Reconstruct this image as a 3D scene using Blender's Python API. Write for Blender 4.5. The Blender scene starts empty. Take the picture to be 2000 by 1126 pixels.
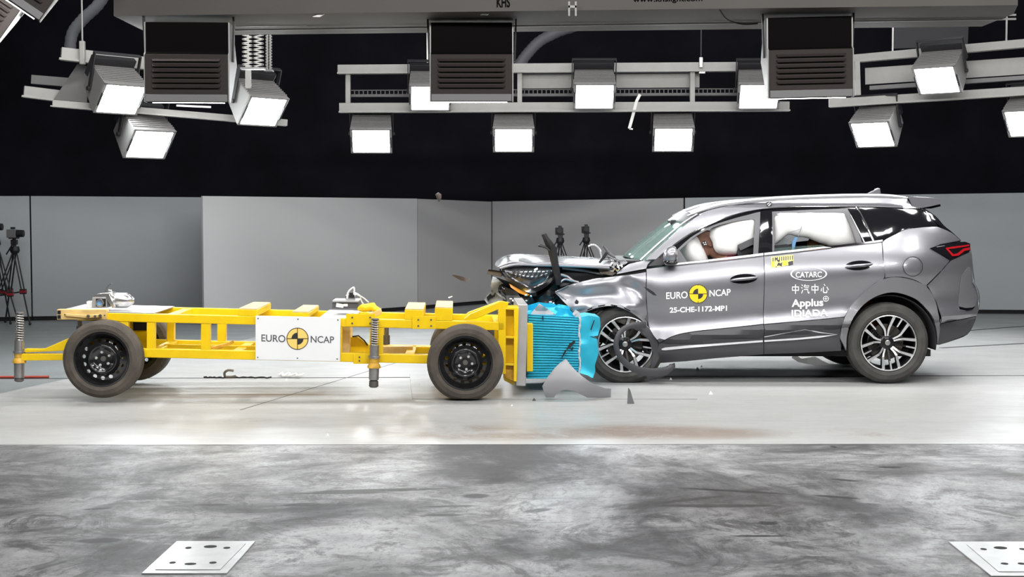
import bpy, bmesh, math, random
from mathutils import Vector, Matrix, geometry, noise

R = math.radians
S = bpy.context.scene
COL = S.collection

# ------------------------------------------------------------------ camera, exposure, light
F = 2800.0                       # focal length for a 2000 x 1126 frame
CAM_H = 1.54
PITCH = math.atan(146.0 / F)     # the horizon lies 146 px above the middle of the frame
cam_data = bpy.data.cameras.new('camera')
cam_data.sensor_width = 36.0
cam_data.lens = 36.0 * F / 2000.0
cam_data.clip_end = 200
cam = bpy.data.objects.new('camera', cam_data)
COL.objects.link(cam)
cam.location = (0, 0, CAM_H)
cam.rotation_euler = (R(90) - PITCH, 0, 0)
S.camera = cam
S.view_settings.view_transform = 'Standard'
S.view_settings.look = 'None'
S.view_settings.gamma = 1.0
S.view_settings.exposure = 0.0
S.view_settings.use_curve_mapping = False
S.cycles.max_bounces = 8
S.cycles.diffuse_bounces = 3
S.cycles.glossy_bounces = 4
S.cycles.transmission_bounces = 6
S.cycles.transparent_max_bounces = 8
S.cycles.sample_clamp_indirect = 6.0

W = bpy.data.worlds.new('world')
S.world = W
W.use_nodes = True
W.node_tree.nodes['Background'].inputs['Color'].default_value = (0.62, 0.70, 0.82, 1)
W.node_tree.nodes['Background'].inputs['Strength'].default_value = 0.02


def area_light(name, loc, target, sx, sy, power, color=(1, 1, 1)):
    d = bpy.data.lights.new(name, 'AREA')
    d.shape = 'RECTANGLE'
    d.size, d.size_y = sx, sy
    d.energy = power
    d.color = color
    o = bpy.data.objects.new(name, d)
    COL.objects.link(o)
    o.location = loc
    v = Vector(target) - Vector(loc)
    o.rotation_euler = v.to_track_quat('-Z', 'Y').to_euler()
    return o


# the hall's lamp banks, hung under the ceiling above the crash track and above the camera
for k in range(7):
    x_ = -5.4 + 2.0 * k
    area_light('ceiling_lamp_track', (x_, 10.6, 5.3), (x_ * 0.9, 11.4, 0), 1.3, 0.5, 70, (1.0, 0.99, 0.97))
    area_light('ceiling_lamp_track', (x_ + 1.0, 13.6, 5.4), (x_ * 0.9 + 1.0, 12.9, 0), 1.3, 0.5, 80, (1.0, 0.99, 0.97))
    area_light('ceiling_lamp_camera', (-3.2 + 1.6 * k, 5.2, 5.0), (-2.8 + 1.5 * k, 12.6, 0.6), 0.9, 0.5, 85, (1.0, 0.99, 0.98))
area_light('ceiling_lamp_rear', (-5.0, 18.0, 5.6), (-4.5, 22.0, 0.4), 5, 0.8, 60, (0.93, 0.97, 1.0))
area_light('ceiling_lamp_rear', (1.0, 18.0, 5.6), (0.5, 22.5, 0.4), 5, 0.8, 60, (0.97, 0.98, 1.0))
area_light('ceiling_lamp_rear', (7.0, 18.0, 5.6), (7.0, 22.0, 0.4), 5, 0.8, 60, (0.93, 0.97, 1.0))


# ------------------------------------------------------------------ pixel -> place helpers
def ray(px, py):
    dx = (px - 1000.0) / F
    dy = (563.0 - py) / F
    c, s = math.cos(PITCH), math.sin(PITCH)
    return Vector((dx, c + dy * s, -s + dy * c))


def P(px, py, Y):
    d = ray(px, py)
    k = Y / d.y
    return Vector((k * d.x, Y, CAM_H + k * d.z))


def G(px, py, z=0.0):
    d = ray(px, py)
    k = (z - CAM_H) / d.z
    return Vector((k * d.x, k * d.y, z))


def cr(pts, n=6):
    """Catmull-Rom through an open list of points."""
    out = []
    pts = [Vector(p) for p in pts]
    for i in range(len(pts) - 1):
        p0 = pts[max(i - 1, 0)]; p1 = pts[i]; p2 = pts[i + 1]; p3 = pts[min(i + 2, len(pts) - 1)]
        for k in range(n):
            t = k / n
            out.append(0.5 * ((2 * p1) + (p2 - p0) * t + (2 * p0 - 5 * p1 + 4 * p2 - p3) * t * t + (3 * p1 - p0 - 3 * p2 + p3) * t ** 3))
    out.append(pts[-1])
    return out


def lerp_table(tab, v):
    if v <= tab[0][0]:
        return tab[0][1]
    for i in range(len(tab) - 1):
        if v <= tab[i + 1][0]:
            a, b = tab[i], tab[i + 1]
            pa = tab[max(i - 1, 0)]; pb = tab[min(i + 2, len(tab) - 1)]
            t = (v - a[0]) / (b[0] - a[0])
            h = b[0] - a[0]
            m0 = (b[1] - pa[1]) / max(b[0] - pa[0], 1e-6) * h
            m1 = (pb[1] - a[1]) / max(pb[0] - a[0], 1e-6) * h
            return ((2 * t ** 3 - 3 * t * t + 1) * a[1] + (t ** 3 - 2 * t * t + t) * m0 + (-2 * t ** 3 + 3 * t * t) * b[1] + (t ** 3 - t * t) * m1)
    return tab[-1][1]


# ------------------------------------------------------------------ materials
MATS = {}


def mat(name, col, rough=0.5, metal=0.0, spec=0.5, coat=0.0, emit=None, strength=0.0, trans=0.0, ior=1.45, alpha=1.0, var=0.0, vscale=6.0, bump=0.0, bscale=40.0):
    m = bpy.data.materials.new(name)
    m.use_nodes = True
    nt = m.node_tree
    b = nt.nodes['Principled BSDF']
    b.inputs['Base Color'].default_value = (*col, 1)
    b.inputs['Roughness'].default_value = rough
    b.inputs['Metallic'].default_value = metal
    b.inputs['Specular IOR Level'].default_value = spec
    b.inputs['Coat Weight'].default_value = coat
    b.inputs['Coat Roughness'].default_value = 0.09 if name == 'paint' else 0.03
    b.inputs['Transmission Weight'].default_value = trans
    b.inputs['IOR'].default_value = ior
    b.inputs['Alpha'].default_value = alpha
    if emit:
        b.inputs['Emission Color'].default_value = (*emit, 1)
        b.inputs['Emission Strength'].default_value = strength
    if var > 0 or bump > 0:
        geo = nt.nodes.new('ShaderNodeTexCoord')
        if var > 0:
            n = nt.nodes.new('ShaderNodeTexNoise')
            n.inputs['Scale'].default_value = vscale
            n.inputs['Detail'].default_value = 6
            nt.links.new(geo.outputs['Object'], n.inputs['Vector'])
            mp = nt.nodes.new('ShaderNodeMapRange')
            mp.inputs[1].default_value = 0.3; mp.inputs[2].default_value = 0.7
            mp.inputs[3].default_value = 1 - var; mp.inputs[4].default_value = 1 + var * 0.5
            nt.links.new(n.outputs['Fac'], mp.inputs[0])
            mx = nt.nodes.new('ShaderNodeVectorMath'); mx.operation = 'SCALE'
            mx.inputs[0].default_value = col
            nt.links.new(mp.outputs[0], mx.inputs['Scale'])
            nt.links.new(mx.outputs[0], b.inputs['Base Color'])
        if bump > 0:
            n2 = nt.nodes.new('ShaderNodeTexNoise')
            n2.inputs['Scale'].default_value = bscale
            nt.links.new(geo.outputs['Object'], n2.inputs['Vector'])
            bp = nt.nodes.new('ShaderNodeBump')
            bp.inputs['Strength'].default_value = bump
            bp.inputs['Distance'].default_value = 0.01
            nt.links.new(n2.outputs['Fac'], bp.inputs['Height'])
            nt.links.new(bp.outputs[0], b.inputs['Normal'])
    MATS[name] = m
    return m


def glass_mat(name, tint, amount, crack=0.0, cscale=30):
    """Thin pane: mostly clear tinted, with a glossy coat and, when broken, white craze."""
    m = bpy.data.materials.new(name)
    m.use_nodes = True
    nt = m.node_tree
    nt.nodes.clear()
    out = nt.nodes.new('ShaderNodeOutputMaterial')
    tr = nt.nodes.new('ShaderNodeBsdfTransparent'); tr.inputs[0].default_value = (*tint, 1)
    gl = nt.nodes.new('ShaderNodeBsdfGlossy'); gl.inputs['Roughness'].default_value = 0.02
    fr = nt.nodes.new('ShaderNodeFresnel'); fr.inputs[0].default_value = 1.5
    ad = nt.nodes.new('ShaderNodeMath'); ad.operation = 'ADD'; ad.inputs[1].default_value = amount
    nt.links.new(fr.outputs[0], ad.inputs[0])
    mx = nt.nodes.new('ShaderNodeMixShader')
    nt.links.new(ad.outputs[0], mx.inputs[0]); nt.links.new(tr.outputs[0], mx.inputs[1]); nt.links.new(gl.outputs[0], mx.inputs[2])
    last = mx
    if crack > 0:
        tc = nt.nodes.new('ShaderNodeTexCoord')
        vo = nt.nodes.new('ShaderNodeTexVoronoi'); vo.feature = 'DISTANCE_TO_EDGE'; vo.inputs['Scale'].default_value = cscale
        nt.links.new(tc.outputs['Object'], vo.inputs['Vector'])
        mr = nt.nodes.new('ShaderNodeMapRange')
        mr.inputs[1].default_value = 0.0; mr.inputs[2].default_value = 0.07; mr.inputs[3].default_value = crack; mr.inputs[4].default_value = crack * 0.45
        nt.links.new(vo.outputs['Distance'], mr.inputs[0])
        df = nt.nodes.new('ShaderNodeBsdfDiffuse'); df.inputs[0].default_value = (0.62, 0.80, 0.76, 1)
        m2 = nt.nodes.new('ShaderNodeMixShader')
        nt.links.new(mr.outputs[0], m2.inputs[0]); nt.links.new(last.outputs[0], m2.inputs[1]); nt.links.new(df.outputs[0], m2.inputs[2])
        last = m2
    nt.links.new(last.outputs[0], out.inputs[0])
    MATS[name] = m
    return m


mat('paint', (0.27, 0.27, 0.293), 0.34, 0.65, coat=0.9)
mat('paint_satin', (0.20, 0.20, 0.213), 0.42, 0.35, coat=0.15)
mat('cladding', (0.060, 0.060, 0.066), 0.5, 0.1)
mat('torn_dark', (0.045, 0.045, 0.05), 0.5)
mat('flange', (0.30, 0.30, 0.315), 0.5, 0.1)
mat('black_gloss', (0.008, 0.008, 0.010), 0.08, 0.0, coat=0.5)
mat('black_plastic', (0.018, 0.018, 0.020), 0.42, bump=0.15)
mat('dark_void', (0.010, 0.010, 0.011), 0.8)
mat('seal_grey', (0.10, 0.10, 0.108), 0.4, 0.2)
mat('chrome', (0.80, 0.80, 0.82), 0.10, 1.0)
mat('satin_silver', (0.72, 0.72, 0.74), 0.28, 0.9)
mat('bright_trim', (0.78, 0.78, 0.79), 0.3, 0.25, coat=0.5)
mat('alloy_silver', (0.78, 0.79, 0.80), 0.25, 0.75)
mat('alloy_black', (0.012, 0.012, 0.014), 0.3, 0.2)
mat('brake_steel', (0.16, 0.14, 0.12), 0.5, 0.7)
mat('tyre_rubber', (0.060, 0.058, 0.054), 0.75, var=0.35, vscale=9, bump=0.2, bscale=90)
mat('dusty_rubber', (0.092, 0.078, 0.064), 0.8, var=0.35, vscale=8, bump=0.3, bscale=90)
mat('yellow_paint', (0.90, 0.60, 0.004), 0.38, coat=0.25, var=0.10, vscale=5)
mat('dirty_yellow', (0.70, 0.40, 0.045), 0.5, var=0.4, vscale=14)
mat('cream_paint', (0.80, 0.56, 0.22), 0.45, var=0.25, vscale=9)
mat('bare_timber', (0.72, 0.50, 0.26), 0.7, var=0.25, vscale=20)
mat('plate_alloy', (0.50, 0.50, 0.51), 0.42, 0.55, var=0.15, vscale=5)
mat('steel', (0.42, 0.41, 0.40), 0.35, 0.8, var=0.2, vscale=15)
mat('spring_steel', (0.16, 0.15, 0.14), 0.45, 0.6)
mat('bright_alloy', (0.80, 0.80, 0.79), 0.22, 0.9)
mat('black_steel', (0.018, 0.018, 0.019), 0.22, 0.3, coat=0.8)
mat('zinc', (0.72, 0.72, 0.70), 0.4, 0.4)
mat('barrier_blue', (0.030, 0.46, 0.66), 0.38, 0.25, var=0.12, vscale=7)
mat('foil', (0.66, 0.70, 0.72), 0.4, 0.7, bump=0.8, bscale=120)
mat('white_sign', (0.88, 0.89, 0.90), 0.35)
mat('ink_dark', (0.030, 0.030, 0.032), 0.5)
mat('ink_grey', (0.11, 0.11, 0.12), 0.5)
mat('ink_white', (0.93, 0.93, 0.94), 0.5)
mat('logo_yellow', (0.93, 0.62, 0.02), 0.45)
mat('logo_pale_yellow', (0.93, 0.66, 0.18), 0.45)
mat('sticker_yellow', (0.92, 0.76, 0.25), 0.5)
mat('red_lens', (0.42, 0.010, 0.015), 0.12, coat=1.0)
mat('amber', (0.75, 0.30, 0.03), 0.25)
mat('lamp_grey', (0.050, 0.050, 0.055), 0.25, 0.5, coat=0.8, var=0.5, vscale=30)
mat('torn_plastic', (0.42, 0.44, 0.44), 0.45, 0.2, var=0.3, vscale=16)
mat('airbag', (0.90, 0.90, 0.89), 0.85)
mat('dummy_skin', (0.33, 0.17, 0.115), 0.6, var=0.15, vscale=10)
mat('dummy_child', (0.62, 0.25, 0.095), 0.6)
mat('dummy_hair', (0.16, 0.075, 0.020), 0.7)
mat('dummy_shirt', (0.30, 0.06, 0.09), 0.8)
mat('blue_strap', (0.16, 0.34, 0.60), 0.6)
mat('seat_cloth', (0.035, 0.036, 0.040), 0.8)
mat('grey_cloth', (0.20, 0.22, 0.23), 0.8)
mat('panel_board', (0.42, 0.42, 0.425), 0.65)
mat('panel_board_pale', (0.52, 0.525, 0.53), 0.65)
mat('panel_board_cool', (0.38, 0.40, 0.415), 0.65)
mat('drape_black', (0.011, 0.011, 0.020), 0.9, var=0.5, vscale=1.2)
mat('ceiling_black', (0.010, 0.010, 0.012), 0.9)
mat('wall_dark', (0.10, 0.10, 0.11), 0.8)
mat('rig_white', (0.36, 0.355, 0.34), 0.45, var=0.06)
mat('rig_grey', (0.17, 0.17, 0.17), 0.5)
mat('lamp_housing', (0.23, 0.225, 0.22), 0.45, 0.2)
mat('lamp_dark', (0.022, 0.022, 0.025), 0.5)
mat('lamp_black', (0.004, 0.0035, 0.0035), 0.8, spec=0.05)
mat('lamp_brown', (0.034, 0.028, 0.026), 0.6, 0.0, spec=0.2)
mat('softbox_grey', (0.072, 0.065, 0.058), 0.6, var=0.1, vscale=2)
mat('hose_grey', (0.10, 0.10, 0.11), 0.6)
mat('lamp_glow', (1, 1, 1), 0.5, emit=(0.93, 0.98, 1.0), strength=60.0)
mat('lamp_glow_soft', (1, 1, 1), 0.5, emit=(1.0, 0.98, 0.95), strength=22.0)
mat('floor_plate', (0.46, 0.47, 0.47), 0.34, 0.35, var=0.12, vscale=10)
mat('tripod_black', (0.010, 0.010, 0.012), 0.5)
mat('tripod_red', (0.25, 0.012, 0.02), 0.5)
mat('camera_grey', (0.13, 0.13, 0.13), 0.5)
mat('red_cable', (0.35, 0.05, 0.03), 0.5)
mat('white_plastic', (0.80, 0.80, 0.78), 0.5)
mat('brown_debris', (0.06, 0.045, 0.04), 0.6)
mat('slot_dark', (0.015, 0.015, 0.015), 0.8)
glass_mat('windscreen_glass', (0.80, 0.93, 0.90), 0.05, crack=0.24, cscale=40)
glass_mat('side_glass', (0.70, 0.84, 0.80), 0.06, crack=0.10)
glass_mat('privacy_glass', (0.05, 0.055, 0.06), 0.05)
glass_mat('clear_lens', (0.9, 0.92, 0.93), 0.10)


# ------------------------------------------------------------------ mesh building
class MB:
    """Collects shapes in world (or a thing's own) coordinates; build() links them as one mesh object."""

    def __init__(s):
        s.v = []; s.f = []

    def add(s, vs, fs, M=None):
        o = len(s.v)
        s.v += [M @ Vector(v) if M else Vector(v) for v in vs]
        s.f += [tuple(i + o for i in f) for f in fs]
        return s

    def box(s, c, size, M=None):
        x, y, z = [a / 2 for a in size]
        c = Vector(c)
        vs = [c + Vector((sx * x, sy * y, sz * z)) for sx in (-1, 1) for sy in (-1, 1) for sz in (-1, 1)]
        return s.add(vs, [(0, 1, 3, 2), (4, 6, 7, 5), (0, 4, 5, 1), (2, 3, 7, 6), (0, 2, 6, 4), (1, 5, 7, 3)], M)

    def bar(s, a, b, w, h=None, up=(0, 0, 1)):
        a, b = Vector(a), Vector(b)
        h = w if h is None else h
        d = (b - a).normalized()
        u = Vector(up)
        if abs(d.dot(u)) > 0.98:
            u = Vector((0, 1, 0))
        sd = d.cross(u).normalized()
        u = sd.cross(d).normalized()
        vs = [p + sd * (i * w / 2) + u * (j * h / 2) for p in (a, b) for i, j in ((-1, -1), (1, -1), (1, 1), (-1, 1))]
        return s.add(vs, [(0, 1, 2, 3), (7, 6, 5, 4), (0, 4, 5, 1), (1, 5, 6, 2), (2, 6, 7, 3), (3, 7, 4, 0)])

    def tube(s, pts, r, n=10, flat=1.0, up=None):
        pts = [Vector(p) for p in pts]
        m = len(pts)
        rs = r if isinstance(r, (list, tuple)) else [r] * m
        t0 = (pts[1] - pts[0]).normalized()
        u = Vector(up) if up else (Vector((0, 0, 1)) if abs(t0.z) < 0.9 else Vector((1, 0, 0)))
        o = len(s.v)
        for i in range(m):
            t = (pts[min(i + 1, m - 1)] - pts[max(i - 1, 0)]).normalized()
            if up:
                u = Vector(up)
            u = (u - t * u.dot(t))
            u = u.normalized() if u.length > 1e-6 else t.orthogonal().normalized()
            w = t.cross(u)
            for k in range(n):
                a = 2 * math.pi * k / n
                s.v.append(pts[i] + (u * math.cos(a) * flat + w * math.sin(a)) * rs[i])
        for i in range(m - 1):
            for k in range(n):
                k2 = (k + 1) % n
                s.f.append((o + i * n + k, o + i * n + k2, o + (i + 1) * n + k2, o + (i + 1) * n + k))
        s.f.append(tuple(o + k for k in reversed(range(n))))
        s.f.append(tuple(o + (m - 1) * n + k for k in range(n)))
        return s

    def lathe(s, prof, M=None, n=40, closed=False, a0=0.0, a1=2 * math.pi):
        full = abs(a1 - a0 - 2 * math.pi) < 1e-6
        cnt = n if full else n + 1
        vs = []
        m = len(prof)
        for k in range(cnt):
            a = a0 + (a1 - a0) * k / n
            for r, h in prof:
                vs.append((r * math.cos(a), r * math.sin(a), h))
        fs = []
        for k in range(n):
            k2 = (k + 1) % cnt
            for i in range(m if closed else m - 1):
                j = (i + 1) % m
                fs.append((k * m + i, k2 * m + i, k2 * m + j, k * m + j))
        return s.add(vs, fs, M)

    def disc(s, r, h0, h1, M=None, n=24):
        return s.lathe([(0.0001, h1), (r, h1), (r, h0), (0.0001, h0)], M, n)

    def sphere(s, c, r, n=16, m=10, M=None):
        rx, ry, rz = r if isinstance(r, (list, tuple)) else (r, r, r)
        c = Vector(c)
        vs = [c + Vector((0, 0, rz))]
        for i in range(1, m):
            ph = math.pi * i / m
            for k in range(n):
                a = 2 * math.pi * k / n
                vs.append(c + Vector((rx * math.sin(ph) * math.cos(a), ry * math.sin(ph) * math.sin(a), rz * math.cos(ph))))
        vs.append(c - Vector((0, 0, rz)))
        fs = [(0, 1 + k, 1 + (k + 1) % n) for k in range(n)]
        for i in range(m - 2):
            for k in range(n):
                k2 = (k + 1) % n
                fs.append((1 + i * n + k, 1 + (i + 1) * n + k, 1 + (i + 1) * n + k2, 1 + i * n + k2))
        last = len(vs) - 1
        fs += [(last, 1 + (m - 2) * n + (k + 1) % n, 1 + (m - 2) * n + k) for k in range(n)]
        return s.add(vs, fs, M)

    def extrude(s, near, far):
        """A solid between two matching polygons."""
        n = len(near)
        vs = list(near) + list(far)
        fs = [tuple(range(n)), tuple(reversed(range(n, 2 * n)))]
        for i in range(n):
            j = (i + 1) % n
            fs.append((i, n + i, n + j, j))
        return s.add(vs, fs)

    def loft(s, rows, closed_row=False):
        m = len(rows[0])
        o = len(s.v)
        for r in rows:
            s.v += [Vector(p) for p in r]
        for i in range(len(rows) - 1):
            for k in range(m if closed_row else m - 1):
                k2 = (k + 1) % m
                s.f.append((o + i * m + k, o + i * m + k2, o + (i + 1) * m + k2, o + (i + 1) * m + k))
        return s

    def build(s, name, m, parent=None, frame=None, bevel=0.0, smooth=35, recalc=True, remesh=0.0, solid=0.0):
        me = bpy.data.meshes.new(name)
        vs = [frame @ v for v in s.v] if frame else s.v
        me.from_pydata([tuple(v) for v in vs], [], s.f)
        bm = bmesh.new()
        bm.from_mesh(me)
        if recalc:
            bmesh.ops.recalc_face_normals(bm, faces=bm.faces)
        bm.to_mesh(me)
        bm.free()
        me.materials.append(MATS[m] if isinstance(m, str) else m)
        for p in me.polygons:
            p.use_smooth = True
        if not remesh:
            me.set_sharp_from_angle(angle=R(smooth))
        o = bpy.data.objects.new(name, me)
        COL.objects.link(o)
        if parent:
            o.parent = parent
        if solid:
            md = o.modifiers.new('thickness', 'SOLIDIFY'); md.thickness = solid; md.offset = 0
        if bevel:
            md = o.modifiers.new('rounded', 'BEVEL'); md.width = bevel; md.segments = 2; md.limit_method = 'ANGLE'; md.angle_limit = R(40)
        if remesh:
            md = o.modifiers.new('skin', 'REMESH'); md.mode = 'VOXEL'; md.voxel_size = remesh; md.use_smooth_shade = True
            md = o.modifiers.new('soften', 'SMOOTH'); md.iterations = 5; md.factor = 0.5
        return o


def tag(o, label=None, cat=None, group=None, kind=None):
    if label: o['label'] = label
    if cat: o['category'] = cat
    if group: o['group'] = group
    if kind: o['kind'] = kind
    return o


def thing(name, label, cat, loc=(0, 0, 0), group=None, rot=None):
    o = bpy.data.objects.new(name, None)
    COL.objects.link(o)
    o.empty_display_size = 0.1
    o.location = loc
    if rot: o.rotation_euler = rot
    return tag(o, label, cat, group)


def copy_tree(o, parent=None):
    c = o.copy()
    COL.objects.link(c)
    if parent: c.parent = parent
    for ch in [x for x in bpy.data.objects if x.parent == o]:
        copy_tree(ch, c)
    return c


# ---- flat polygons filled with an even grid (for pressed sheet metal, cushions, torn pieces)
def inside(poly, x, y):
    c = False
    n = len(poly)
    j = n - 1
    for i in range(n):
        xi, yi = poly[i]; xj, yj = poly[j]
        if (yi > y) != (yj > y) and x < (xj - xi) * (y - yi) / (yj - yi) + xi:
            c = not c
        j = i
    return c


def edge_dist(poly, x, y):
    best = 1e9
    n = len(poly)
    for i in range(n):
        ax, ay = poly[i]; bx, by = poly[(i + 1) % n]
        dx, dy = bx - ax, by - ay
        L = dx * dx + dy * dy
        t = 0 if L == 0 else max(0, min(1, ((x - ax) * dx + (y - ay) * dy) / L))
        d = math.hypot(x - ax - t * dx, y - ay - t * dy)
        if d < best: best = d
    return best


def resample(poly, step):
    out = []
    n = len(poly)
    for i in range(n):
        a = Vector(poly[i]); b = Vector(poly[(i + 1) % n])
        k = max(1, int(math.ceil((b - a).length / step)))
        for j in range(k):
            p = a + (b - a) * j / k
            out.append((p.x, p.y))
    return out


def sheet(poly, holes=(), grid=0.05, inner=None):
    poly = resample(poly, grid)
    holes = [resample(h, grid) for h in holes]
    pts = [Vector(p) for p in poly]
    edges = [(i, (i + 1) % len(poly)) for i in range(len(poly))]
    for h in holes:
        o = len(pts)
        pts += [Vector(p) for p in h]
        edges += [(o + i, o + (i + 1) % len(h)) for i in range(len(h))]
    xs = [p[0] for p in poly]; ys = [p[1] for p in poly]
    for x, y in (inner or ()):
        if all(not inside(h, x, y) and edge_dist(h, x, y) > 0.003 for h in holes):
            pts.append(Vector((x, y)))
    nx = int((max(xs) - min(xs)) / grid) + 1
    if inner: nx = -1
    ny = int((max(ys) - min(ys)) / grid) + 1
    for i in range(nx + 1):
        for j in range(ny + 1):
            x = min(xs) + (i + (0.5 if j % 2 else 0)) * grid
            y = min(ys) + j * grid
            if inside(poly, x, y) and not any(inside(h, x, y) for h in holes):
                if edge_dist(poly, x, y) > 0.4 * grid and all(edge_dist(h, x, y) > 0.4 * grid for h in holes):
                    pts.append(Vector((x, y)))
    vo, eo, fo, *_ = geometry.delaunay_2d_cdt(pts, edges, [], 0, 1e-6)
    tris = []
    for f in fo:
        cx = sum(vo[i].x for i in f) / len(f); cy = sum(vo[i].y for i in f) / len(f)
        if inside(poly, cx, cy) and not any(inside(h, cx, cy) for h in holes):
            tris.append(tuple(f))
    return [(v.x, v.y) for v in vo], tris, poly


def rim_edges(tris):
    cnt = {}
    for t in tris:
        for i in range(len(t)):
            a, b = t[i], t[(i + 1) % len(t)]
            cnt[(min(a, b), max(a, b))] = cnt.get((min(a, b), max(a, b)), 0) + 1
    return [e for e, c in cnt.items() if c == 1]


def two_skins(front, back, tris):
    """Front and back skins plus the edge wall between them."""
    mb = MB()
    n = len(front)
    mb.v = list(front) + list(back)
    mb.f = [tuple(t) for t in tris] + [tuple(n + i for i in reversed(t)) for t in tris]
    for a, b in rim_edges(tris):
        mb.f.append((a, b, n + b, n + a))
    return mb


def flat_piece(polypx, Y, t, surf=None, amp=0.0, freq=6.0, grid=0.03, tilt=(0, 0), seed=0.0, holes=()):
    """A crumpled or bent sheet traced at distance Y; surf/tilt/amp move it in depth."""
    w = [P(p[0], p[1], Y) for p in polypx]
    poly = [(v.x, v.z) for v in w]
    hs = [[(P(q[0], q[1], Y).x, P(q[0], q[1], Y).z) for q in h] for h in holes]
    vs, tris, _ = sheet(poly, hs, grid)
    cx = sum(p[0] for p in poly) / len(poly); cz = sum(p[1] for p in poly) / len(poly)
    front = []
    for x, z in vs:
        y = Y + tilt[0] * (x - cx) + tilt[1] * (z - cz)
        if amp: y += amp * noise.noise(Vector((x * freq, z * freq, seed)))
        if surf: y += surf(x - cx, z - cz)
        k = y / Y
        front.append(Vector((x * k, y, CAM_H + (z - CAM_H) * k)))
    back = [v + Vector((0, t, 0)) for v in front]
    return two_skins(front, back, tris)


def cushion(polypx, Y, T, w=0.08, grid=0.03, wrinkle=0.0, seed=0.0, backT=None):
    """A closed pillow shape: thick in the middle, thin at its outline."""
    poly = [(P(p[0], p[1], Y).x, P(p[0], p[1], Y).z) for p in polypx]
    vs, tris, pl = sheet(poly, (), grid)
    f, b = [], []
    for x, z in vs:
        d = edge_dist(pl, x, z)
        u = min(1.0, d / w)
        t = T * math.sqrt(max(0.0, 1 - (1 - u) ** 2))
        if wrinkle: t += wrinkle * u * noise.noise(Vector((x * 9, z * 9, seed)))
        f.append(Vector((x, Y - t, z)))
        b.append(Vector((x, Y + (t if backT is None else t * backT / T) + 0.002, z)))
    return two_skins(f, b, tris)


def text_mesh(txt, bold=0.0):
    cu = bpy.data.curves.new('lettering', 'FONT')
    cu.body = txt
    cu.offset = bold
    ob = bpy.data.objects.new('lettering', cu)
    COL.objects.link(ob)
    dg = bpy.context.evaluated_depsgraph_get()
    me = bpy.data.meshes.new_from_object(ob.evaluated_get(dg))
    vs = [(v.co.x, v.co.y) for v in me.vertices]
    fs = [tuple(p.vertices) for p in me.polygons]
    bpy.data.objects.remove(ob)
    bpy.data.curves.remove(cu)
    bpy.data.meshes.remove(me)
    return vs, fs


CAP = max(v[1] for v in text_mesh('H')[0])


def lettering(txt, left, right, cap, place, bold=0.0, italic=0.0):
    """Letters from the pixel 'left' (baseline start) to 'right' (baseline end), cap px high; place(px,py) -> point."""
    vs, fs = text_mesh(txt, bold)
    x0 = min(v[0] for v in vs); x1 = max(v[0] for v in vs)
    mb = MB()
    pts = []
    for x, y in vs:
        t = (x - x0) / (x1 - x0)
        px = left[0] + (right[0] - left[0]) * t + italic * y
        py = left[1] + (right[1] - left[1]) * t - y / CAP * cap
        pts.append(place(px, py))
    return mb.add(pts, fs)


def blob(polypx, place):
    pts = [place(*p) for p in polypx]
    return pts, [tuple(range(len(pts)))]


def ring_px(cx, cy, r0, r1, a0=0, a1=360, n=24, ry=1.0):
    """faces of a ring sector in pixels"""
    quads = []
    for k in range(n):
        a = R(a0 + (a1 - a0) * k / n); b = R(a0 + (a1 - a0) * (k + 1) / n)
        quads.append([(cx + r0 * math.cos(a), cy - r0 * ry * math.sin(a)), (cx + r1 * math.cos(a), cy - r1 * ry * math.sin(a)),
                      (cx + r1 * math.cos(b), cy - r1 * ry * math.sin(b)), (cx + r0 * math.cos(b), cy - r0 * ry * math.sin(b))])
    return quads


def decal(polys, place):
    mb = MB()
    for q in polys:
        vs, fs = blob(q, place)
        mb.add(vs, fs)
    return mb

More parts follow.
